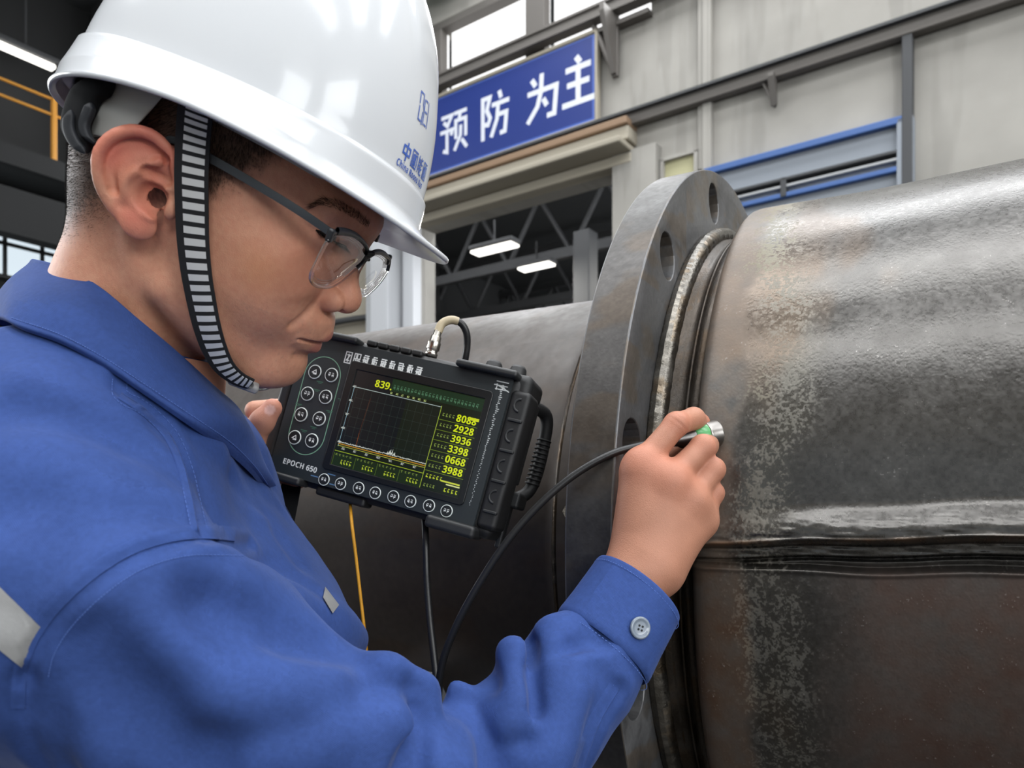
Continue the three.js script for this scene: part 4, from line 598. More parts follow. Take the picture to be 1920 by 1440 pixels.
// lapped seams: the edge of one cloth panel lying over the next
function seamStrip(pts, width, n) {
  const c = new THREE.CatmullRomCurve3(pts.map(([x, y]) => V(x, y, 0))), prof = [[1, -0.0012], [0.85, 0.0002], [0.5, 0.0009], [0.14, 0.0015], [0.05, 0.0019], [0, 0.0016], [-0.015, 0.0004], [-0.02, -0.0012]];
  return sheet(n, prof.length - 1, (s, t) => { const p = c.getPoint(s), d = c.getTangent(s), [k, lift] = prof[Math.round(t * (prof.length - 1))], x = p.x + d.y * k * width, y = p.y - d.x * k * width; return onJacket(x, y, lift, jacketSDF) ?? onJacket(p.x, p.y, 0, jacketSDF) ?? V(0, 0, 0); });
}
jpart('seam', boxUV(seamStrip([[47, 1330], [50, 1268], [62, 1225], [86, 1180], [118, 1140], [160, 1100], [205, 1066], [250, 1040], [300, 1022], [352, 1012], [400, 1011], [440, 1015]], 30, 120)), MCloth);
jpart('seam', boxUV(seamStrip([[228, 735], [268, 762], [318, 812], [344, 868], [360, 930], [371, 985], [378, 1006]], -16, 70)), MCloth);
jpart('seam', boxUV(seamStrip([[1162, 1292], [1127, 1352], [1092, 1445]], -26, 40)), MCloth);
// cuff with button
const wristA = P(1172, 1150, 0.578), wristB = P(1204, 1098, 0.587);
{
  const ax = wristB.clone().sub(wristA).normalize(), a = P(1130, 1196, 0.573), side = V(0, 0, 1).addScaledVector(ax, -ax.z).normalize(), up = ax.clone().cross(side);
  const ring = (c, r, q, tilt = 0) => c.clone().addScaledVector(up, r * Math.sin(q)).addScaledVector(side, r * 0.82 * Math.cos(q)).addScaledVector(ax, tilt * Math.sin(q));
  const prof = [[-0.002, 0.0415], [0, 0.0432], [0.004, 0.0432], [0.02, 0.0418], [0.045, 0.0405], [0.0525, 0.0402], [0.0545, 0.0396], [0.0545, 0.0384], [0.05, 0.0378], [0.01, 0.039]];
  const base = P(1121, 1229, 0.568);
  const g = sheet(140, prof.length - 1, (s, t) => { const [h, r] = prof[Math.round(t * (prof.length - 1))], q = s * Math.PI * 2; return ring(base.clone().addScaledVector(ax, h + 0.008), r * (1 + 0.015 * Math.sin(q * 3 + 1)), q, -0.004); }, true);
  const cuff = jpart('cuff', boxUV(g), MCloth);
  const st = []; for (const h of [0.003, 0.0575]) for (let i = 0; i < 90; i++) { const q = i / 90 * Math.PI * 2, r = 0.0436 - h * 0.05; st.push(bar(ring(base.clone().addScaledVector(ax, h), r, q, -0.004), ring(base.clone().addScaledVector(ax, h), r, q + 0.035, -0.004), 0.0003, 5)); }
  jpart('stitching', merge(st), MStitch);
  let bp = null, bn = null, bb = 1e9; for (let h = 0.015; h < 0.05; h += 0.001) for (let q = -1.6; q < 1.6; q += 0.02) { const o = base.clone().addScaledVector(ax, h + 0.008), p = ring(o, 0.0418, q, -0.004), e = Math.hypot(CX + FOCAL * p.x / -p.z - 1197, CY - FOCAL * (p.y - EYE) / -p.z - 1177); if (e < bb) { bb = e; bp = p; bn = p.clone().sub(ring(o, 0, q)).normalize(); } }
  bp.addScaledVector(bn, 0.0022); const disc = new THREE.LatheGeometry([[0, -0.0012], [0.0075, -0.0012], [0.0083, -0.0006], [0.0083, 0.0004], [0.0078, 0.0011], [0.0066, 0.0012], [0.0056, 0.0006], [0.0045, 0.0004], [0, 0.0004]].map(([r, y]) => new THREE.Vector2(r, y)), 40);
  const bq = new THREE.Quaternion().setFromUnitVectors(V(0, 1, 0), bn), place = (h) => h.applyQuaternion(bq).translate(bp.x, bp.y, bp.z);
  jpart('button', place(disc), phys({ color: rgb(112, 122, 134), roughness: 0.3, clearcoat: 0.4 }), 'grey four-hole button');
  jpart('button_holes', place(merge([[1, 1], [1, -1], [-1, 1], [-1, -1]].map(([i, j]) => new THREE.CylinderGeometry(0.00085, 0.00085, 0.0004, 12).translate(i * 0.0014, 0.0005, j * 0.0014)))), std(0x15181c, 0.8));
}
// reflective tapes
function tapeOn(rows, cols, quad, lift) { return sheet(cols, rows, (s, t) => { const a = mid([...quad[0], 0], [...quad[1], 0], s), b = mid([...quad[3], 0], [...quad[2], 0], s), q = mid(a, b, t); return onJacket(q[0], q[1], lift, jacketSDF) ?? V(0, 0, 0); }); }
jpart('reflective_tape', boxUV(tapeOn(20, 24, [[-60, 1042], [78, 1178], [44, 1255], [-60, 1172]], 0.0012)), MTape, 'grey reflective tape across the back of the shoulder');
jpart('reflective_tape', boxUV(tapeOn(14, 8, [[610, 1100], [636, 1134], [624, 1150], [606, 1120]], 0.0014)), MTape, 'short piece of reflective tape on the chest');
// trousers and shoes below the picture
const MTrouser = std(rgb(44, 56, 96), 0.9), MShoe = std(rgb(34, 33, 32), 0.6);
wpart('trousers', boxUV(nets((x, y, z) => { const c = (a, b, ra, rb) => cap(x, y, z, a, b, ra, rb); let d = c([-0.4, 0.93, -0.57], [-0.4, 0.93, -0.67], 0.13, 0.13); for (const zz of [-0.54, -0.70]) { d = smin(d, c([-0.4, 0.88, zz], [-0.36, 0.5, zz], 0.1, 0.078), 0.05); d = smin(d, c([-0.36, 0.5, zz], [-0.4, 0.1, zz], 0.078, 0.068), 0.03); } return d; }, [-0.62, 0.02, -0.93], [-0.1, 1.12, -0.3], 0.01)), MTrouser, person);
for (const zz of [-0.54, -0.70]) wpart('shoe', nets((x, y, z) => smax(smin(cap(x, y, z, [-0.41, 0.06, zz], [-0.26, 0.045, zz], 0.052, 0.045), cap(x, y, z, [-0.41, 0.1, zz], [-0.41, 0.13, zz], 0.05, 0.05), 0.03), -y + 0.002, 0.004), [-0.5, -0.02, zz - 0.1], [-0.16, 0.22, zz + 0.1], 0.007), MShoe, person);
// hair: short strands standing on the scalp, brows and lashes
const MHair = phys({ color: rgb(30, 25, 23), roughness: 0.9, specularIntensity: 0.15 });
function strands(list, r) {   // list of [root, tip] in head millimetres
  const pos = [], nor = [], idx = [];
  for (const [a, b, w = r] of list) { const d = b.clone().sub(a).normalize(), s = Math.abs(d.y) < 0.9 ? V(0, 1, 0).cross(d).normalize() : V(1, 0, 0).cross(d).normalize(), u = d.clone().cross(s), k = pos.length / 3; for (let i = 0; i < 3; i++) { const q = i * 2.0944, n = s.clone().multiplyScalar(Math.cos(q)).addScaledVector(u, Math.sin(q)); pos.push(a.x + n.x * w, a.y + n.y * w, a.z + n.z * w); nor.push(n.x, n.y, n.z); } pos.push(b.x, b.y, b.z); nor.push(d.x, d.y, d.z); for (let i = 0; i < 3; i++) idx.push(k + i, k + (i + 1) % 3, k + 3); }
  const g = new THREE.BufferGeometry(); g.setAttribute('position', new THREE.Float32BufferAttribute(pos, 3)); g.setAttribute('normal', new THREE.Float32BufferAttribute(nor, 3)); g.setIndex(idx); g.applyMatrix4(HMM); return g;
}
const headN = (p) => { const e = 0.8, f = headSDF; return V(f(p.x + e, p.y, p.z) - f(p.x - e, p.y, p.z), f(p.x, p.y + e, p.z) - f(p.x, p.y - e, p.z), f(p.x, p.y, p.z + e) - f(p.x, p.y, p.z - e)).normalize(); };
const snap = (p) => { for (let i = 0; i < 6; i++) { const d = headSDF(p.x, p.y, p.z); if (Math.abs(d) < 0.05) break; p.addScaledVector(headN(p), -d * 0.9); } return p; };
{
  const r = rng(11), list = [];
  for (let k = 0; k < 90000 && list.length < 26000; k++) {
    const a = r() * Math.PI * 2, y = -84 + r() * 146, p = V(-12 + 95 * Math.cos(a), y, 72 * Math.sin(a)); if (p.z < -40 && r() > 0.25) continue; if (p.x > 55) continue;
    snap(p); const h = hairAt(p.x, p.y, p.z); if (r() > h || Math.abs(headSDF(p.x, p.y, p.z)) > 0.3) continue; if (p.x > -40 && p.x < 3 && p.z > 62 && p.y < 26 && p.y > -40) continue;
    const n = headN(p), l = 1.0 + 3.6 * h * h * smoothstep(p.y, -20, 40) + r() * 0.9, dir = n.clone().multiplyScalar(0.75).add(V(p.x > 5 ? 0.35 : -0.4, -0.75, 0)).add(V(r() - 0.5, r() - 0.5, r() - 0.5).multiplyScalar(0.5)).normalize();
    list.push([p.clone().addScaledVector(n, -0.2), p.clone().addScaledVector(dir, l), 0.075 + 0.04 * r()]);
  }
  wpart('hair', strands(list, 0.15), MHair, person, 'short black hair shaved close at the sides');
  const brow = []; const line = [[580, 387], [602, 378], [626, 381], [648, 391], [668, 404], [691, 424]].map(([x, y]) => onHead(x, y));
  for (const sg of [1, -1]) { brow.length = 0; for (let k = 0; k < 620; k++) { const s = Math.pow(r(), 0.8), q = Math.min(4.999, s * 5), i = Math.floor(q), c = line[i].clone().lerp(line[i + 1], q - i), w = (0.9 + 2.2 * Math.sin(Math.min(1, s * 0.9 + 0.15) * Math.PI * 0.8)) ; c.y += (r() - 0.5) * 2 * w; c.z *= sg; snap(c); const n = headN(c), t = line[i].clone().sub(line[i + 1]).normalize(); t.z *= sg; const d = t.multiplyScalar(1).addScaledVector(n, 0.55).add(V(0.1, 0.45 * (r() - 0.1) + (s > 0.8 ? 0.5 : 0), 0)).normalize(); brow.push([c.clone().addScaledVector(n, 0.1), c.clone().addScaledVector(d, 3.5 + 3 * r()), 0.075]); }
  wpart('eyebrow', strands(brow, 0.12), MHair, person); }
  const lid = [[592, 431], [606, 437], [622, 447], [637, 457], [649, 463]].map(([x, y]) => onHead(x, y)), lash = [];
  for (const sg of [1, -1]) { lash.length = 0; const lc = new THREE.CatmullRomCurve3(lid.map((p) => V(p.x, p.y, p.z * sg))); wpart('lash_line', new THREE.TubeGeometry(lc, 30, 0.7, 6).applyMatrix4(HMM), MHair, person); for (let k = 0; k < 320; k++) { const c = lc.getPoint(r()); c.x += 0.3; lash.push([c, c.clone().add(V(4.4 + 2 * r(), -2.2 - 1.6 * r(), sg * (0.6 + r())).multiplyScalar(0.75 + 0.35 * r())), 0.1]); } wpart('eyelashes', strands(lash, 0.12), MHair, person); }
}
// ---------------------------------------------------------------- hard hat (head frame, millimetres)
const headThing = (name, label, category, mmPos) => { const g = thing(name, label, category); g.applyMatrix4(HEADM.clone().multiply(new THREE.Matrix4().makeTranslation(mmPos.x / 1000, mmPos.y / 1000, mmPos.z / 1000))); g.updateMatrixWorld(true); return g; };
const hpart = (name, geo, mat, parent, label) => wpart(name, geo.applyMatrix4(HMM), mat, parent, label);
const HATM = HEADM.clone().multiply(new THREE.Matrix4().makeRotationX(-10.2 * Math.PI / 180)).multiply(new THREE.Matrix4().makeRotationY(-10.9 * Math.PI / 180)), HATI = HATM.clone().invert(), HATMM = HATM.clone().multiply(mm);   // the hat sits a little askew on the head
const helmet = headThing('hard_hat', 'white glossy hard hat with blue print and a striped chin strap', 'hard hat', V(4, 40, 0));
const hatPart = (name, geo, mat, parent, label) => wpart(name, geo.applyMatrix4(HATMM), mat, parent, label);
const hatRay = (px, py) => { const o = V(0, EYE, 0).applyMatrix4(HATI).multiplyScalar(1000), d = P(px, py, 1).applyMatrix4(HATI).multiplyScalar(1000).sub(o); return [o, d]; };
// where a pixel's line of sight meets an upright elliptic cylinder of the hat frame (or passes it closest)
function onDrum(px, py, rx, rz, cx) { const [o, d] = hatRay(px, py), ox = (o.x - cx) / rx, oz = o.z / rz, dx = d.x / rx, dz = d.z / rz, A = dx * dx + dz * dz, B = ox * dx + oz * dz, C = ox * ox + oz * oz - 1, q = Math.max(0, B * B - A * C); return o.addScaledVector(d, (-B - Math.sqrt(q)) / A); }
const shellPt = (ph, y, off = 0) => {   // outer shell above the ridge
  const c = Math.cos(ph), s = Math.sin(ph), w = Math.sqrt(Math.max(0, 1 - Math.pow(Math.max(0, y - 40) / 174.5, 1.85))), A = c > 0 ? 120 : 121.8, n = 2.25;
  const k = Math.pow(Math.pow(Math.abs(c), n) + Math.pow(Math.abs(s), n), -1 / n);
  let x = A * c * k * w, z = 100.4 * s * k * w, lift = 0;
  if (y > 100) { const e = Math.abs(z) - 27; lift = 3.2 * (1 - smoothstep(e, -3.5, 3.5)) * smoothstep(y, 122, 155); }   // raised middle band over the crown
  const l = Math.hypot(x, z) || 1; return V(7.7 + x + x / l * off, y + (off + lift) * 0.3 + lift * 0.7, -5.8 + z + z / l * off);
};
const ridgeY = (c) => 58.5 + 7 * c - 1.3 * c * c;
const edgePt = (ph) => { const c = Math.cos(ph), s = Math.sin(ph), n = c > 0 ? 1.535 : 2.1, k = Math.pow(Math.pow(Math.abs(c), n) + Math.pow(Math.abs(s), n), -1 / n), x = (c > 0 ? 137 : 147) * c * k; return V(25.5 + x, 36.5 + 0.07 * x - 13.6 * (x / 150) ** 2, 128.5 * s * k - 12.3); };
function helmetRow(ph) {
  const c = Math.cos(ph), ry = ridgeY(c), out = [], edge = edgePt(ph), ey = edge.y, dir = V(edge.x - 8, 0, edge.z + 5.7).normalize();
  for (let i = 0; i <= 34; i++) { const q = i / 34, y = 40 + 174.5 * Math.sin((1 - q) * Math.PI / 2 + q * Math.asin((ry + 3 - 40) / 174.5)); out.push(shellPt(ph, Math.min(y, 214.499))); }
  for (const [dy, o] of [[1.6, 0.5], [0.4, 1.9], [-0.8, 2.6], [-2.4, 2.8]]) out.push(shellPt(ph, ry + dy, o));
  const a = shellPt(ph, ry - 2.4, 2.8), reach = Math.hypot(edge.x - a.x, edge.z - a.z), jf = Math.max(smoothstep(c, 0.5, 0.92), 0.75 * smoothstep(-c, 0.6, 0.98));   // brim sweep: straight skirt at the sides, flat peak in front
  const jn = V(a.x, 0, a.z).addScaledVector(dir, lerp(reach * 0.45, 2.6, jf)).setY(lerp(ey + 9, Math.max(ey + 8, lerp(a.y, ey, 0.62)), jf));
  for (let i = 1; i <= 7; i++) out.push(a.clone().lerp(jn, i / 7));
  const ctrl = jn.clone().lerp(edge, 0.28).setY(lerp(jn.y, ey, lerp(0.4, 0.62, jf)));
  for (let i = 1; i <= 9; i++) { const t = i / 9; out.push(jn.clone().multiplyScalar((1 - t) ** 2).addScaledVector(ctrl, 2 * t * (1 - t)).addScaledVector(edge, t * t)); }
  const e = out[out.length - 1].clone(), r = 1.9; for (let i = 1; i <= 7; i++) { const w = i / 7 * Math.PI; out.push(e.clone().addScaledVector(dir, r * Math.sin(w)).add(V(0, -r * (1 - Math.cos(w)), 0))); }
  const inn = (p, k) => p.clone().addScaledVector(dir, -k).add(V(0, -k * 0.6, 0));
  for (let i = 8; i >= 0; i--) { const t = i / 9; out.push(inn(jn.clone().multiplyScalar((1 - t) ** 2).addScaledVector(ctrl, 2 * t * (1 - t)).addScaledVector(edge, t * t), 2.4).add(V(0, -1.3, 0))); }
  for (let i = 0; i <= 14; i++) { const y = lerp(Math.min(jn.y, 60) + 4, 210, i / 14); out.push(shellPt(ph, y, -3.4)); }
  return out;
}
{
  const N = 220, rows = Array.from({ length: N + 1 }, (_, i) => helmetRow(-i / N * Math.PI * 2)), K = rows[0].length - 1;
  const MHat = phys({ color: rgb(208, 210, 213), roughness: 0.2, specularIntensity: 0.55, clearcoat: 0.22, clearcoatRoughness: 0.05 });
  hatPart('shell', sheet(N, K, (s, t) => rows[Math.round(s * N)][Math.round(t * K)], true), MHat, helmet, 'glossy white shell with an all round brim and peak');
  // printed emblem and lettering, wrapped on the front of the shell
  const logo = canvasTex(1024, 1024, (g, w, h) => {
    g.clearRect(0, 0, w, h); g.strokeStyle = g.fillStyle = '#2458b8';
    const sq = (pts) => glyph(g, [pts], 200, 365, 5.2, 5.0, 13), T = (p) => sq(p.map(([x, y]) => [x * 100, y * 100]));
    T([[9.5, 2], [0, 2], [0, 20]]); T([[0, 23], [0, 43], [9.5, 43]]); T([[12, 0], [12, 19]]); T([[12, 27], [12, 47]]); T([[17, 6], [17, 45]]); T([[20, 6], [30, 6]]); T([[20, 42], [30, 42]]); T([[13, 18], [17, 26]]); T([[20, 23], [30, 23]]); T([[34, 4], [34, 44]]);
    const zhong = [[[12, 28], [88, 28], [88, 66], [12, 66], [12, 24]], [[50, 4], [50, 99]]], ou = [[[8, 10], [94, 10]], [[14, 10], [14, 92], [96, 92]], [[52, 20], [52, 84]], [[28, 30], [46, 30], [46, 52], [28, 52], [28, 30]], [[28, 60], [46, 60], [46, 80], [28, 80], [28, 60]], [[62, 26], [88, 26], [92, 84]], [[62, 26], [66, 84]]], neng = [[[20, 4], [12, 24], [46, 24]], [[14, 94], [14, 34], [44, 34], [44, 94]], [[14, 54], [44, 54]], [[14, 72], [44, 72]], [[60, 6], [60, 40], [92, 40]], [[60, 22], [88, 12]], [[60, 52], [60, 94], [92, 94]], [[60, 72], [88, 60]]];
    [zhong, ou, neng, ou].forEach((q, k) => glyph(g, q, 92 + k * 128, 790, 116, 148, k ? 13 : 17));
    g.save(); g.translate(64, 1004); g.scale(0.82, 1); g.font = 'bold 74px sans-serif'; g.fillText('China Roooo Xuo', 0, 0); g.restore();
  });
  logo.wrapS = logo.wrapT = THREE.ClampToEdgeWrapping;
  const MLogo = phys({ color: 0xffffff, map: logo, transparent: true, roughness: 0.18, clearcoat: 0.7, clearcoatRoughness: 0.06 });

  const lp = sheet(80, 60, (s, t) => { const ph = lerp(0.42, -0.50, s), p = shellPt(ph, lerp(67.5, 151.5, t), 0.35); p.u = s; p.v = t; return p; });
  hatPart('printed_emblem', lp, MLogo, helmet, 'blue emblem and lettering printed on the front');
}
const MGreyPlastic = phys({ color: rgb(168, 168, 164), roughness: 0.45 }), MBlackPlastic = phys({ color: rgb(34, 36, 40), roughness: 0.55, specularIntensity: 0.5 }), MPad = phys({ color: rgb(22, 23, 25), roughness: 0.85, specularIntensity: 0.4 }), MClear = phys({ color: rgb(214, 216, 216), roughness: 0.18, transmission: 0.6, thickness: 0.002 });
{
  const band = (a0, a1, rx, rz, cx, yc, hh, th, dz = 0) => sheet(70, 17, (s, t) => { const a = lerp(a0, a1, s), w = t * Math.PI * 2, c = Math.cos(w), n = Math.sin(w), h = hh(s), k = 4, f = Math.pow(Math.pow(Math.abs(c), k) + Math.pow(Math.abs(n), k), -1 / k), o = th / 2 * c * f, y = yc(s) + h / 2 * n * f, tilt = (y - yc(s)) * 0.12; return V(cx + (rx + o + tilt) * Math.cos(a), y, (rz + o + tilt) * Math.sin(a)); });
  const D = Math.PI / 180;
  hatPart('headband', band(-100 * D, 100 * D, 106, 84, -6, () => 52, () => 28, 2.5), MGreyPlastic, helmet);
  // pieces of the rear harness, each lofted between two edges measured on a drum round the head, with a rounded section
  const loft = (top, bot, dr, th, taper = 1, n = 40) => { const f = (l) => new THREE.CatmullRomCurve3(l.map(([x, y]) => onDrum(x, y, ...dr))), A = f(top), B = f(bot), out = (p) => V(p.x - dr[2], 0, p.z * 1.3).normalize(); return sheet(28, n, (a, b) => { const P0 = A.getPoint(b), P1 = B.getPoint(b), w = a * Math.PI * 2, c = Math.cos(w), s = Math.sin(w), k = 3, g = Math.pow(Math.pow(Math.abs(c), k) + Math.pow(Math.abs(s), k), -1 / k), e = Math.pow(Math.min(1, Math.sin(Math.PI * clamp(b, 0.0005, 0.9995)) * 2.2), 0.5), q = P0.clone().lerp(P1, 0.5 - 0.5 * c * g * lerp(1, e, taper)); return q.addScaledVector(out(q), th * 0.5 * s * g * e); }, true); };
  const flip = (g) => { const h = g.clone(), p = h.attributes.position; for (let i = 0; i < p.count; i++) p.setZ(i, -p.getZ(i)); const ix = h.index.array; for (let i = 0; i < ix.length; i += 3) { const t = ix[i]; ix[i] = ix[i + 1]; ix[i + 1] = t; } h.computeVertexNormals(); return h; };
  const G1 = loft([[304, 183], [272, 163], [240, 150], [212, 152], [192, 170], [180, 196], [170, 222]], [[301, 186], [280, 210], [258, 234], [238, 250], [220, 257], [195, 257], [168, 250]], [111, 91, -7], 2.4, 0), G2 = loft([[216, 147], [188, 148], [162, 154], [141, 171], [127, 205], [121, 240], [131, 266], [154, 291]], [[216, 163], [200, 178], [183, 190], [174, 212], [165, 236], [168, 252], [176, 266], [172, 284]], [117, 96, -7], 10), G3 = loft([[166, 190], [158, 208], [150, 232], [152, 250], [164, 268]], [[180, 196], [174, 214], [166, 236], [172, 256], [186, 272]], [121, 100, -7], 5), G4 = loft([[122, 214], [119, 238], [128, 266], [152, 292]], [[140, 200], [138, 236], [148, 262], [166, 284]], [125, 102, -7], 4);
  hatPart('nape_strap', G1, MGreyPlastic, helmet, 'light grey curved nape strap'); hatPart('adjuster_pad', G2, MPad, helmet, 'black rear adjuster pad'); hatPart('adjuster_lip', G3, MBlackPlastic, helmet); hatPart('adjuster_cover', G4, MBlackPlastic, helmet);
  { const h = (g) => flip(g.clone()); }
  hatPart('nape_strap', band(-92 * D, -160 * D, 102, 80, -10, (s) => lerp(44, 14, s), () => 28, 2.4), MGreyPlastic, helmet);
  // chin strap
  const hray = (px, py, lift) => { const o = V(0, EYE, 0).applyMatrix4(HEADI).multiplyScalar(1000), d = P(px, py, 1).applyMatrix4(HEADI).multiplyScalar(1000).sub(o).normalize(); let t = 300; for (let i = 0; i < 140; i++) { const q = headNoEar(o.x + d.x * t, o.y + d.y * t, o.z + d.z * t) - lift; if (q < 0.05) break; t += q * 0.8; if (t > 900) return HL(px, py, 78); } return o.addScaledVector(d, t); };
  const headNoEar = (x, y, z) => (x < 25 && z > 50 && y > -40 ? smin(ell(x, y, z, [30, 22, 0], [77, 70, 72]), headSDF(12, y, Math.min(z, 74)) + 40, 8) : headSDF(x, y, z));
  const path = [[366, 198, 30], [363, 232, 30], [360, 275, 30], [358, 330, 30], [359, 390, 30], [361, 450, 29.5], [367, 510, 29], [376, 562, 28.5], [387, 612, 28], [401, 655, 27], [420, 690, 25], [446, 712, 22], [470, 722, 18]];
  const cz = [92, 89, 86, 84, 82, 80, 77, 73, 68, 61, 54, 47, 42];
  const pts = path.map(([x, y], i) => HL(x, y, cz[i])), wid = path.map((q) => q[2] / 3.02 * 1.0);
  const cc = new THREE.CatmullRomCurve3(pts), tanAt = (s) => cc.getTangent(s);
  const outAt = (s) => V(0.12 + 0.2 * s, -0.12 - 0.55 * s * s, 1).normalize();
  const row = (s, u, lift) => { const c = cc.getPoint(s), t = tanAt(s), o = outAt(s), w = o.clone().cross(t).normalize(), q = s * (wid.length - 1), i = Math.min(wid.length - 2, Math.floor(q)), h = lerp(wid[i], wid[i + 1], q - i); return c.addScaledVector(w, -u * h).addScaledVector(o.addScaledVector(t, -o.dot(t)).normalize(), lift - 0.9 * u * u); };
  const ribbon = (s0, s1, u0, u1, l0, l1, n) => { const per = [[u0, l0], [u0, l1], [lerp(u0, u1, 0.25), l1], [(u0 + u1) / 2, l1], [lerp(u0, u1, 0.75), l1], [u1, l1], [u1, l0], [(u0 + u1) / 2, l0], [u0, l0]]; return toCreasedNormals(sheet(per.length - 1, n, (a, b) => { const [u, l] = per[Math.round(a * (per.length - 1))]; return row(lerp(s0, s1, b), u, l); }), 0.6); };
  const MWeb = std(rgb(26, 26, 28), 0.9), MStripe = std(rgb(214, 214, 212), 0.45, 0.2);
  const strap = hpart('chin_strap', ribbon(0, 1, -1, 1, -0.6, 0.6, 120), MWeb, helmet, 'black webbing chin strap');
  const len = cc.getLength(), nb = Math.floor(len / 5.75);
  for (let i = 0; i < nb; i++) { const s = (i + 0.5) / nb, b = mesh('reflective_bar', ribbon(s - 1.75 / len, s + 1.75 / len, -0.78, 0.5, 0.5, 0.95, 3).applyMatrix4(HMM), MStripe); b.geometry.applyMatrix4(helmet.matrixWorld.clone().invert()); strap.add(b); }
  const far = pts.map((q) => V(q.x, q.y, -q.z)), fc = new THREE.CatmullRomCurve3(far); hpart('chin_strap', sheet(1, 60, (a, b) => { const c = fc.getPoint(b), t = fc.getTangent(b), w = V(0, 0, -1).cross(t).normalize(); return c.addScaledVector(w, (a - 0.5) * 18); }), MWeb, helmet);
  hpart('buckle', at(new RoundedBoxGeometry(22, 7, 15, 3, 3), 66, -104, 32, 0.2, 0.35, -0.1), MClear, helmet, 'clear plastic chin buckle');
  hpart('chin_tab', tube([pts[12], V(66, -106, 30), V(72, -109, 16), V(74, -110, 0), V(72, -109, -16), V(66, -106, -30), far[12]], 2.4, 40, 8), MClear, helmet);
}
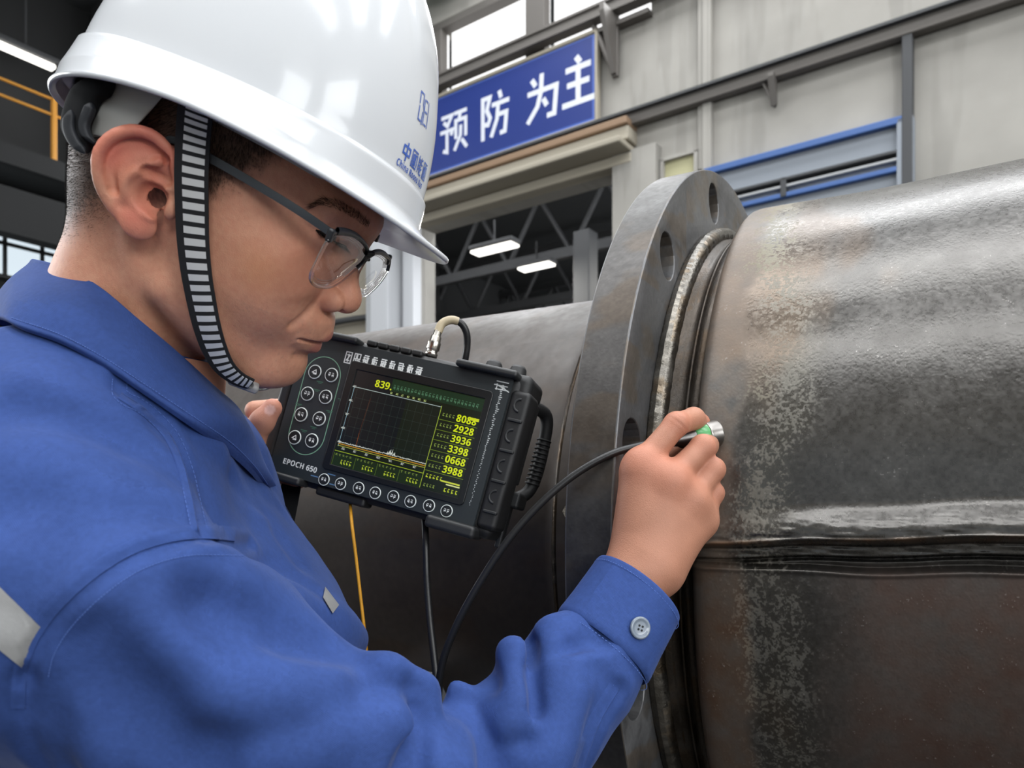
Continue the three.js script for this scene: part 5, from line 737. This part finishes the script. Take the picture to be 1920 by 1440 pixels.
// ---------------------------------------------------------------- glasses
{
  const gl = headThing('glasses', 'black half-rim glasses with clear lenses worn by the man', 'glasses', V(100, 10, 0));
  const onLens = (px, py) => { const o = V(0, EYE, 0).applyMatrix4(HEADI).multiplyScalar(1000), d = P(px, py, 1).applyMatrix4(HEADI).multiplyScalar(1000).sub(o), n = V(0.992, -0.093, 0.085), p0 = V(109, 19, 8.6); return o.clone().addScaledVector(d, p0.clone().sub(o).dot(n) / d.dot(n)); };
  const near = [[617, 448], [605, 468], [593, 493], [584, 512], [583, 525], [590, 534], [603, 538], [620, 537], [636, 529], [652, 516], [668, 502], [681, 490], [688, 478], [686, 464], [677, 452], [664, 443], [648, 437], [632, 435]].map(([x, y]) => onLens(x, y));
  const away = [[729, 493], [726, 507], [718, 521], [707, 535], [696, 546], [687, 553], [678, 553], [669, 547], [665, 536], [668, 521], [675, 505], [683, 491], [690, 480], [699, 475], [709, 474], [718, 477], [725, 482], [729, 487]].map(([x, y]) => onLens(x, y));
  const fl = (p, sg) => V(p.x, p.y, p.z * sg);
  const MFrame = phys({ color: rgb(34, 36, 40), roughness: 0.38 }), MTemple = phys({ color: rgb(62, 66, 70), roughness: 0.5 }), MLens = phys({ color: 0xffffff, roughness: 0, transmission: 1, thickness: 0, ior: 1.5 }), MRimClear = phys({ color: rgb(250, 250, 252), roughness: 0.04, transmission: 1, thickness: 0.002, ior: 1.49 });
  for (const sg of [1, -1]) {
    const outline = sg > 0 ? near : away, cc2 = outline.reduce((a, b) => a.add(b), V(0, 0, 0)).multiplyScalar(1 / outline.length), c = new THREE.CatmullRomCurve3(outline, true);
    hpart('lens', sheet(64, 6, (s, t) => { const p = cc2.clone().lerp(c.getPoint(s), t); p.x += 2.2 * (1 - t * t); return p; }), MLens, gl, 'clear lens');
    hpart('clear_rim', new THREE.TubeGeometry(c, 90, 1.3, 8, true), MRimClear, gl);
    for (const k of [0.93, 0.87, 0.8]) hpart('lens_edge', new THREE.TubeGeometry(new THREE.CatmullRomCurve3(outline.map((p) => cc2.clone().lerp(p, k).add(V(-0.8 - 6 * (1 - k), 0, 0))), true), 80, 0.4, 6, true), MRimClear, gl);
    const pick = sg > 0 ? [17, 16, 15, 14, 13, 12, 11, 10] : [1, 0, 17, 16, 15, 14, 13, 12, 11], up = pick.map((k) => outline[k].clone().addScaledVector(outline[k].clone().sub(cc2).normalize(), 0.9));
    const uc = new THREE.CatmullRomCurve3(up), bar2 = sheet(10, 50, (a, b) => { const p = uc.getPoint(b), t = uc.getTangent(b), o = V(1, 0, 0), u = o.clone().cross(t).normalize(), w = a * Math.PI * 2, th = sg > 0 ? lerp(2.6, 0.9, smoothstep(b, 0.0, 0.75)) : 0.6 + 1.6 * gs((b - 0.62) / 0.3); return p.addScaledVector(o, 1.5 * Math.cos(w)).addScaledVector(u, (sg > 0 ? 1 : 1) * th * Math.sin(w)); }, true);
    hpart('brow_bar', bar2, MFrame, gl);
    const h1 = sg > 0 ? onLens(621, 444) : onLens(729, 489); hpart('brow_plate', new RoundedBoxGeometry(4, 8.5, 6.5, 3, 1.6).applyMatrix4(new THREE.Matrix4().makeTranslation(h1.x - 0.8, h1.y + 0.5, h1.z)), MFrame, gl);
    // temple arm
    const tp = [[623, 438, 62], [560, 395, 73], [500, 358, 75.5], [400, 300, 77], [345, 272, 76.5], [318, 262, 76]].map(([x, y, z]) => HL(x, y, z)); const e = tp[5]; tp.push(V(-12, e.y - 5, 76), V(-26, e.y - 15, 72), V(-38, e.y - 30, 70));
    const tc = new THREE.CatmullRomCurve3(tp.map((p) => fl(p, sg))), per = [[-0.7, -2.5], [0.7, -2.5], [0.9, 0], [0.7, 2.5], [-0.7, 2.5], [-0.9, 0], [-0.7, -2.5]];
    hpart('temple', toCreasedNormals(sheet(6, 80, (a, b) => { const p = tc.getPoint(b), t = tc.getTangent(b), o = V(0, 0, sg), u = o.clone().cross(t).normalize(), [q, w] = per[Math.round(a * 6)]; return p.addScaledVector(o, q).addScaledVector(u, w * (b > 0.5 ? 0.8 : 1)); }), 0.5), MTemple, gl);
    const hg = tp[0]; hpart('hinge', new RoundedBoxGeometry(6, 6.5, 4.5, 2, 1).applyMatrix4(new THREE.Matrix4().makeTranslation(hg.x, hg.y - 0.5, hg.z * sg)), MFrame, gl);
    hpart('nose_pad', new THREE.SphereGeometry(1, 14, 10).scale(1.6, 4.2, 2.6).applyMatrix4(new THREE.Matrix4().makeTranslation(101, 0.5, sg * 11)), MRimClear, gl);
  }
  const b0 = onLens(686, 474), b1 = onLens(693, 479), bm = b0.clone().lerp(b1, 0.5).add(V(3, 2, 0)); hpart('bridge', tube([b0, b0.clone().lerp(bm, 0.6), bm, bm.clone().lerp(b1, 0.4), b1], 2.0, 24, 8), MFrame, gl); hpart('bridge', tube([onLens(684, 488), onLens(688, 489).add(V(-2, 0, 0)), onLens(692, 486)], 1.6, 12, 8), MFrame, gl);
}
// ---------------------------------------------------------------- ultrasonic instrument, its leads and the probe
{
  const W = 0.2231, H = 0.142, dv = thing('flaw_detector', 'black rugged handheld instrument with a lit green and yellow screen', 'instrument', V(-0.1207, EYE + 0.07196, -0.71982));
  dv.rotation.set(-5.447 * Math.PI / 180, -14.908 * Math.PI / 180, -14.3 * Math.PI / 180, 'YXZ'); dv.updateMatrixWorld(true);
  const inv = dv.matrixWorld.clone().invert();
  const at0 = (px, py, z = 0) => { const o = V(0, EYE, 0).applyMatrix4(inv), d = P(px, py, 1).applyMatrix4(inv).sub(o); return o.addScaledVector(d, (z - o.z) / d.z); };   // place on the face plate seen at a pixel
  const MRub = phys({ color: rgb(25, 25, 26), roughness: 0.55 }), MCase = phys({ color: rgb(36, 37, 38), roughness: 0.5 }), MSteel = std(rgb(214, 208, 198), 0.22, 1), MInk = std(rgb(18, 20, 21), 0.35);
  const S = 6000, tw = Math.round(W * S), th = Math.round(H * S), X = (m) => (m + W / 2) * S, Y = (m) => (H / 2 - m) * S, XY = (px, py) => { const p = at0(px, py, 0.002); return [X(p.x), Y(p.y)]; };
  const rg = rng(5), scribble = (g, x, y, w, h, n, lw) => { const s = []; for (let k = 0; k < n; k++) { const a = r5(), b = r5(); s.push(k % 3 === 0 ? [[5 + 20 * a, 8 + k * 84 / n], [75 + 20 * b, 8 + k * 84 / n]] : k % 3 === 1 ? [[12 + k * 76 / n, 10 + 30 * a], [12 + k * 76 / n, 60 + 35 * b]] : [[50 * a, 30 + 20 * b], [50 + 45 * b, 60 + 35 * a]]); } glyph(g, s, x, y, w, h, lw); }; const r5 = () => rg();
  const face = canvasTex(tw, th, (g, w, h) => {
    g.fillStyle = '#262b2d'; g.fillRect(0, 0, w, h); g.strokeStyle = g.fillStyle = '#dfe2e0';
    // title of nine characters
    const [tx0, ty0] = XY(647, 668), [tx1] = XY(796, 698), step = (tx1 - tx0) / 9; for (let k = 0; k < 9; k++) { const x = tx0 + k * step, y = ty0 - 36, cw = step * 0.8, ch = 78; if (k === 0) glyph(g, [[[8, 8], [92, 8], [92, 92], [8, 92], [8, 4]], [[26, 30], [70, 30], [30, 72], [76, 72]], [[50, 20], [50, 84]]], x, y, cw, ch, 7); else if (k === 1) glyph(g, [[[8, 8], [36, 8], [36, 90], [8, 90], [8, 4]], [[8, 48], [36, 48]], [[50, 8], [92, 8], [92, 46], [50, 46], [50, 4]], [[50, 58], [94, 58]], [[52, 58], [52, 94]], [[74, 58], [74, 94]], [[94, 58], [94, 94]]], x, y, cw, ch, 7); else { scribble(g, x, y, cw, ch, 8, 7); glyph(g, [[[8, 24], [92, 24]], [[k % 2 ? 30 : 70, 6], [k % 2 ? 30 : 70, 94]]], x, y, cw, ch, 7); } }
    const [ex, ey] = XY(529, 868); g.save(); g.translate(ex, ey); g.rotate(0.02); g.font = 'bold 46px sans-serif'; g.fillText('EPOCH 650', 0, 0); g.restore(); 
    // outline round the key pad
    const c = [XY(604, 706), XY(575, 815)]; g.strokeStyle = '#7fae90'; g.lineWidth = 5; const a = Math.atan2(c[1][1] - c[0][1], c[1][0] - c[0][0]), R = 120; g.beginPath(); g.arc(c[0][0], c[0][1], R, a + Math.PI / 2, a + Math.PI * 1.5); g.arc(c[1][0], c[1][1], R, a - Math.PI / 2, a + Math.PI / 2); g.closePath(); g.stroke();
    // fine print up the right side
    g.fillStyle = '#b9bcbb'; const [vx0, vy0] = XY(944, 722), [vx1, vy1] = XY(882, 950); for (let k = 0; k < 62; k++) { const t = k / 62; g.fillRect(vx0 + (vx1 - vx0) * t - 12 + 8 * r5(), vy0 + (vy1 - vy0) * t, (1 - t * 0.8) * (8 + 16 * r5()), 6); }
    g.strokeStyle = '#c9ccca'; scribble(g, vx0 - 60, vy0 - 20, 110, 60, 7, 6);
    g.fillStyle = '#3f6c55'; for (const [px, py] of [[600, 715], [594, 730], [560, 757], [588, 800], [570, 806], [618, 770], [640, 748]]) { const [x, y] = XY(px, py); g.fillRect(x - 22, y, 44, 5); g.fillRect(x - 10, y + 9, 24, 4); } g.fillStyle = '#5a7ea6'; for (const [px, py] of [[590, 892], [622, 889], [625, 908], [654, 924]]) { const [x, y] = XY(px, py); g.fillRect(x - 26, y, 52, 6); } g.fillStyle = '#8b918f'; for (const [px, py] of [[716, 944], [750, 951]]) { const [x, y] = XY(px, py); g.fillRect(x - 40, y, 80, 5); }
  });
  const MFace = phys({ color: 0xffffff, map: face, roughness: 0.42 }), MSide = phys({ color: rgb(48, 54, 57), roughness: 0.45 });
  mesh('housing', rbx(0.238, 0.154, 0.058, 0.011, 0.004, 0, -0.031, 4), MRub, dv, 'black rubber housing');
  mesh('face_plate', bx(W, H, 0.004, 0, 0, 0), [0, 1, 2, 3, 4, 5].map((i) => (i === 4 ? MFace : MSide)), dv, 'dark grey face plate with white print');
  // screen
  const q = [[666, 696], [911.6, 742], [861.6, 933], [619, 874]].map(([x, y]) => at0(x, y, 0.003)), x0 = (q[0].x + q[3].x) / 2, x1 = (q[1].x + q[2].x) / 2, y1 = (q[0].y + q[1].y) / 2, y0 = (q[2].y + q[3].y) / 2, sw = x1 - x0, sh = y1 - y0;
  const U = (px, py) => { const p = at0(px, py, 0.003); return [(p.x - x0) / sw * 1280, (y1 - p.y) / sh * 900]; };
  const scr = canvasTex(1280, 900, (g, w, h) => {
    const gr = (c, x, y, a, b) => { g.fillStyle = c; g.fillRect(x, y, a, b); }; gr('#141d0e', 0, 0, w, h); gr('#10151a', 0, 0, 380, 160); gr('#12171a', 0, 150, 900, 560); gr('#171f16', 560, 150, 340, 560);
    gr('#1c3420', 380, 12, 890, 112); g.strokeStyle = '#5f8f6c'; for (let k = 0; k < 24; k++) scribble(g, 400 + k * 35, 62, 27, 46, 5, 4);
    g.fillStyle = '#e8f024'; g.font = 'bold 92px sans-serif'; g.fillText('839.', 215, 118); g.strokeStyle = '#cfe08a'; for (let k = 0; k < 7; k++) scribble(g, 380 + k * 56, 132, 34, 18, 4, 4);
    const L = (c, lw, ...p) => { g.strokeStyle = c; g.lineWidth = lw; g.beginPath(); p.forEach(([x, y], i) => (i ? g.lineTo(x, y) : g.moveTo(x, y))); g.stroke(); };
    for (let k = 0; k <= 11; k++) L('#39443f', 2, [60 + k * 76, 165], [60 + k * 76, 700]); for (let k = 0; k <= 6; k++) L('#39443f', 2, [60, 165 + k * 89], [900, 165 + k * 89]);
    L('#c8d8d4', 5, [20, 160], [900, 160]); L('#9fc8d8', 4, [26, 160], [26, 720]); L('#c0d840', 5, [900, 150], [900, 890]); L('#8a4a22', 5, [200, 690], [196, 560]); L('#5a3020', 4, [196, 560], [212, 230]);
    g.strokeStyle = '#d0d6d0'; for (let k = 0; k < 5; k++) scribble(g, 4, 150 + k * 130, 46, 18, 4, 5);
    const base = []; for (let k = 0; k <= 200; k++) { const x = 20 + k * 4.4; base.push([x, 682 - 10 * r5() - 46 * gs((x - 560) / 40) * r5() * (k % 2)]); } L('#e8ece2', 5, ...base); L('#e0a020', 5, ...base.map(([x, y], i) => [x, 697 - 4 * (i % 2)])); L('#d8dc50', 4, [20, 712], [900, 712]);
    g.strokeStyle = '#ccd2cc'; for (let k = 0; k < 7; k++) scribble(g, 60 + k * 120, 722, 44, 20, 4, 5); L('#bcd432', 5, [0, 762], [900, 762]);
    ['8088', '2928', '3936', '3398', '0668', '3988'].forEach((s, k) => { g.fillStyle = '#eeff14'; g.font = 'bold 88px sans-serif'; g.fillText(s, 1060, 252 + k * 92); L('#9ab828', 3, [905, 268 + k * 92], [1275, 268 + k * 92]); g.strokeStyle = '#8fa44a'; for (let j = 0; j < 4; j++) scribble(g, 925 + j * 32, 206 + k * 92, 24, 34, 4, 5); });
    gr('#e4ee20', 1180, 190, 90, 26); gr('#dce64a', 1075, 778, 180, 14); gr('#e8f0a0', 1130, 800, 130, 12); g.strokeStyle = '#cfe030'; for (let k = 0; k < 5; k++) scribble(g, 925 + k * 34, 756, 26, 40, 4, 6); for (let k = 0; k < 4; k++) scribble(g, 1120 + k * 36, 838, 28, 40, 4, 6); g.strokeStyle = '#8fa44a'; for (let k = 0; k < 4; k++) scribble(g, 925 + k * 30, 842, 22, 30, 4, 5);
    gr('#1d2c12', 6, 780, 890, 112); for (let k = 0; k < 4; k++) { L('#6f8f2a', 3, [10 + k * 222, 780], [10 + k * 222, 890]); g.strokeStyle = '#c6d83a'; for (let j = 0; j < 4; j++) scribble(g, 90 + k * 222 + j * 30, 830, 24, 48, 4, 6); g.strokeStyle = '#7f9440'; for (let j = 0; j < 5; j++) scribble(g, 20 + k * 222 + j * 36, 786, 26, 20, 3, 5); }
  });
  const bz = [[660, 681.5], [925.6, 730], [869, 944], [602, 880]].map(([x, y]) => at0(x, y, 0.003)), bx0 = (bz[0].x + bz[3].x) / 2, bx1 = (bz[1].x + bz[2].x) / 2, by1 = (bz[0].y + bz[1].y) / 2, by0 = (bz[2].y + bz[3].y) / 2;
  const rr2 = (X0, Y0, X1, Y1, r) => { const s = new THREE.Shape(); s.moveTo(X0 + r, Y0); s.lineTo(X1 - r, Y0); s.absarc(X1 - r, Y0 + r, r, -Math.PI / 2, 0); s.lineTo(X1, Y1 - r); s.absarc(X1 - r, Y1 - r, r, 0, Math.PI / 2); s.lineTo(X0 + r, Y1); s.absarc(X0 + r, Y1 - r, r, Math.PI / 2, Math.PI); s.lineTo(X0, Y0 + r); s.absarc(X0 + r, Y0 + r, r, Math.PI, Math.PI * 1.5); return s; };
  const bs = rr2(bx0, by0, bx1, by1, 0.004); bs.holes.push(rr2(x0, y0, x1, y1, 0.0008)); mesh('screen_bezel', new THREE.ExtrudeGeometry(bs, { depth: 0.0012, bevelEnabled: true, bevelSize: 0.0006, bevelThickness: 0.0006, bevelSegments: 2 }).translate(0, 0, 0.002), MInk, dv, 'black screen surround');
  mesh('screen', at(new THREE.PlaneGeometry(sw, sh), (x0 + x1) / 2, (y0 + y1) / 2, 0.0024), std(0x0a0c0a, 0.25, 0, { emissive: new THREE.Color(1, 1, 1), emissiveMap: scr, emissiveIntensity: 1.05 }), dv, 'lit screen with a trace and yellow readings');
  // keys
  const ring = new THREE.TorusGeometry(1, 0.1, 8, 36), capG = new THREE.CylinderGeometry(0.94, 1, 0.3, 30).rotateX(Math.PI / 2), MRing = std(rgb(226, 232, 228), 0.5);
  const marks = [0, 1, 2, 3].map((k) => std(0xffffff, 0.5, 0, { map: canvasTex(96, 96, (g) => { g.fillStyle = '#15181a'; g.fillRect(0, 0, 96, 96); g.strokeStyle = '#f2f5f3'; if (k === 0) glyph(g, [[[66, 24], [26, 58], [74, 66], [62, 26]], [[38, 72], [78, 72]]], 6, 6, 84, 84, 7); else { scribble(g, 18, 28, 28, 40, 5, 5); scribble(g, 50, 28, 28, 40, 5, 5); } }) }));
  const key = (px, py, r, k) => { const p = at0(px, py, 0.003), b = mesh('key', capG.clone().scale(r, r, r * 0.7), MInk, dv); b.position.set(p.x, p.y, 0.0025); const m = mesh('mark', new THREE.CircleGeometry(0.86 * r, 30), marks[k], b); m.position.z = r * 0.105 + 0.0001; const o = mesh('key_ring', ring, MRing, b); o.scale.setScalar(r); };
  [[590, 697, 0], [621, 703, 1], [576, 738, 2], [610, 744, 3], [564, 777, 3], [598, 785, 2], [552, 820, 0], [584, 826, 1]].forEach(([x, y, k]) => key(x, y, 0.0066, k));
  [[607, 899], [638, 907], [672, 915], [703, 924], [737, 931], [769, 940], [804, 948], [837, 958]].forEach(([x, y], i) => key(x, y, 0.0055, 1 + i % 3));
  // rubber bumpers, side grips, knobs
  mesh('top_bumper', rbx(0.062, 0.007, 0.02, 0.003, -0.082, H / 2 + 0.003, 0.0005, 3), MCase, dv); mesh('top_bumper', rbx(0.062, 0.007, 0.022, 0.003, 0.086, H / 2 + 0.003, 0.0005, 3), MCase, dv); for (let k = 0; k < 5; k++) mesh('top_rib', rbx(0.011, 0.006, 0.03, 0.002, -0.042 + k * 0.0125, H / 2 + 0.006, -0.018), MRub, dv);
  mesh('bottom_bumper', rbx(0.045, 0.008, 0.022, 0.003, -0.092, -H / 2 - 0.003, 0, 3), MCase, dv); mesh('bottom_bumper', rbx(0.05, 0.012, 0.03, 0.004, 0.092, -H / 2 - 0.005, -0.004, 3), MCase, dv); mesh('bottom_rib', rbx(0.055, 0.009, 0.02, 0.003, -0.03, -H / 2 - 0.006, -0.012), MRub, dv);
  mesh('side_bumper', rbx(0.02, 0.132, 0.034, 0.005, W / 2 + 0.011, -0.004, -0.0155, 3), MRub, dv, 'black ribbed side bumper'); mesh('side_bumper', rbx(0.014, 0.12, 0.04, 0.005, -W / 2 - 0.008, 0, -0.02, 3), MRub, dv);
  for (const [sx, sy] of [[1, 1], [1, -1], [-1, 1], [-1, -1]]) mesh('corner_guard', rbx(0.026, 0.024, 0.05, 0.008, sx * (W / 2 + 0.004), sy * (H / 2 - 0.004), -0.029, 4), MRub, dv);
  for (let k = 0; k < 8; k++) mesh('side_rib', k % 2 ? rbx(0.014, 0.003, 0.004, 0.001, W / 2 + 0.012, 0.048 - k * 0.0145, 0.0016) : at(new THREE.TorusGeometry(0.0058, 0.0014, 6, 16, Math.PI), W / 2 + 0.013, 0.048 - k * 0.0145, 0.0014, 0, 0, Math.PI / 2), MCase, dv);
  // carrying handle at the rear right
  mesh('handle', tube([V(W / 2 + 0.006, 0.058, -0.04), V(W / 2 + 0.022, 0.054, -0.062), V(W / 2 + 0.026, 0.03, -0.068), V(W / 2 + 0.025, -0.02, -0.068), V(W / 2 + 0.018, -0.032, -0.06), V(W / 2 + 0.006, -0.036, -0.045)], 0.0065, 60, 12), MRub, dv, 'ribbed rear handle'); for (let k = 0; k < 11; k++) mesh('handle_rib', at(new THREE.TorusGeometry(0.0066, 0.0012, 6, 18), W / 2 + 0.0255, 0.03 - k * 0.0045, -0.068, Math.PI / 2, 0, 0), MRub, dv);
  mesh('side_clip', rbx(0.016, 0.016, 0.03, 0.003, W / 2 + 0.018, -0.036, -0.05), MCase, dv); mesh('side_frame', rbx(0.006, 0.05, 0.012, 0.002, W / 2 + 0.016, -0.06, -0.042), MCase, dv); mesh('side_frame', rbx(0.007, 0.08, 0.012, 0.002, W / 2 + 0.017, 0.018, -0.034), MCase, dv);
  for (const x of [0.082, 0.107]) { const k = mesh('knob', new THREE.LatheGeometry([[0, 0.013], [0.006, 0.013], [0.0078, 0.0105], [0.009, 0.0045], [0.0098, 0.004], [0.0098, 0]].map(([r, y]) => new THREE.Vector2(r, y)), 20), MRub, dv); k.position.set(x, H / 2 + 0.004, -0.02); }
  mesh('hand_strap', sheet(1, 30, (s, t) => { const a = at0(lerp(528, 566, s), 905, -0.05); return { x: a.x + 0.012 * t + 0.003 * Math.sin(t * 5), y: a.y - 0.16 * t + 0.03 * t * 0, z: -0.05 + 0.012 * Math.sin(t * 3) - 0.02 * t }; }), std(rgb(18, 18, 20), 0.9, 0, { side: THREE.DoubleSide }), dv, 'wide black strap hanging below');
  // plug on the top edge
  const c0 = at0(808, 668, -0.018), c1 = at0(821, 622, -0.018), ax = c1.clone().sub(c0).normalize(), plug = new THREE.LatheGeometry([[0, 0], [0.0056, 0], [0.0056, 0.004], [0.0048, 0.0045], [0.0048, 0.0075], [0.006, 0.008], [0.006, 0.015], [0.0052, 0.0155], [0.0048, 0.021], [0.0038, 0.0215], [0.0036, 0.027], [0.0028, 0.0275], [0, 0.028]].map(([r, y]) => new THREE.Vector2(r * 1.15, y)), 8);
  mesh('plug', plug.applyQuaternion(new THREE.Quaternion().setFromUnitVectors(V(0, 1, 0), ax)).translate(c0.x, c0.y - 0.001, c0.z), MSteel, dv, 'shiny metal plug');
  const w = (px, py, z) => at0(px, py, z).applyMatrix4(dv.matrixWorld);
  const lead = thing('short_lead', 'short cable with a cream sleeve looping over the top of the instrument', 'cable', w(822, 620, -0.018)), MSleeve = phys({ color: rgb(166, 152, 124), roughness: 0.5 }), MCable = phys({ color: rgb(26, 26, 27), roughness: 0.36 });
  const lc = new THREE.CatmullRomCurve3([w(821, 623, -0.018), w(829, 607, -0.02), w(846, 600, -0.024), w(864, 606, -0.03), w(874, 622, -0.035), w(876, 645, -0.04), w(872, 675, -0.045), w(866, 720, -0.062)]), sub = (a, b, n) => Array.from({ length: n + 1 }, (_, i) => lc.getPoint(lerp(a, b, i / n)));
  wpart('sleeve', tube(sub(0, 0.38, 12), 0.0042, 30, 10), MSleeve, lead); wpart('cable', tube(sub(0.34, 1, 16), 0.0036, 40, 10), MCable, lead);
  // probe lead: from the underside of the instrument down, round and up to the probe
  const lp = thing('probe_cable', 'thick black cable running from the instrument in a bend to the probe', 'cable', P(812, 1200, 0.62));
  const tailP = P(1262, 826, 0.6305);
  wpart('cable', tube([w(796, 960, -0.03), P(798, 1010, 0.712), P(800, 1080, 0.705), P(806, 1160, 0.69), P(815, 1240, 0.672), P(822, 1310, 0.655), P(826, 1352, 0.648), P(822, 1310, 0.642), P(829, 1245, 0.64), P(855, 1175, 0.638), P(898, 1095, 0.635), P(955, 1010, 0.632), P(1020, 938, 0.63), P(1085, 885, 0.63), P(1150, 850, 0.63), P(1200, 836, 0.632), P(1235, 830, 0.634), tailP], 0.0033, 240, 12), MCable, lp);
  const yc = thing('yellow_cord', 'thin yellow cord hanging straight from the instrument', 'cord', P(668, 1050, 0.7)); wpart('cord', tube([w(655, 925, -0.03), P(660, 985, 0.715), P(668, 1050, 0.712), P(676, 1120, 0.71), P(684, 1190, 0.708), P(690, 1260, 0.706)], 0.0016, 50, 8), phys({ color: rgb(196, 138, 28), roughness: 0.6 }), yc);
  // probe
  const tip = P(1337, 814, 0.646), dir = tailP.clone().sub(tip).normalize(), pr = thing('probe', 'small round metal probe with a green band held against the pipe', 'probe', tip), turn = new THREE.Quaternion().setFromUnitVectors(V(0, 1, 0), dir);
  const lat = (pts, seg = 40) => new THREE.LatheGeometry(pts.map(([r, y]) => new THREE.Vector2(r, y)), seg).applyQuaternion(turn).translate(tip.x, tip.y, tip.z);
  const MProbe = std(rgb(150, 146, 142), 0.34, 1);
  wpart('metal_tip', lat([[0, -0.004], [0.0106, -0.004], [0.0117, -0.003], [0.0119, -0.0015], [0.0116, -0.0005], [0.0116, 0.0075], [0.0119, 0.0082], [0.0119, 0.0096], [0.0114, 0.0102], [0.0098, 0.011]]), MProbe, pr); wpart('green_band', lat([[0.0105, 0.0095], [0.0113, 0.0102], [0.011, 0.017], [0.0092, 0.0222], [0.0086, 0.0226]]), phys({ color: rgb(70, 150, 84), roughness: 0.4, clearcoat: 0.3 }), pr, 'green plastic band');
  wpart('metal_neck', lat([[0.0085, 0.022], [0.0085, 0.0245], [0.0078, 0.025], [0.0076, 0.034], [0.006, 0.036], [0.0045, 0.046], [0.0034, 0.058], [0, 0.058]]), std(rgb(120, 118, 116), 0.4, 1), pr);
}
renderer.render(scene, camera);
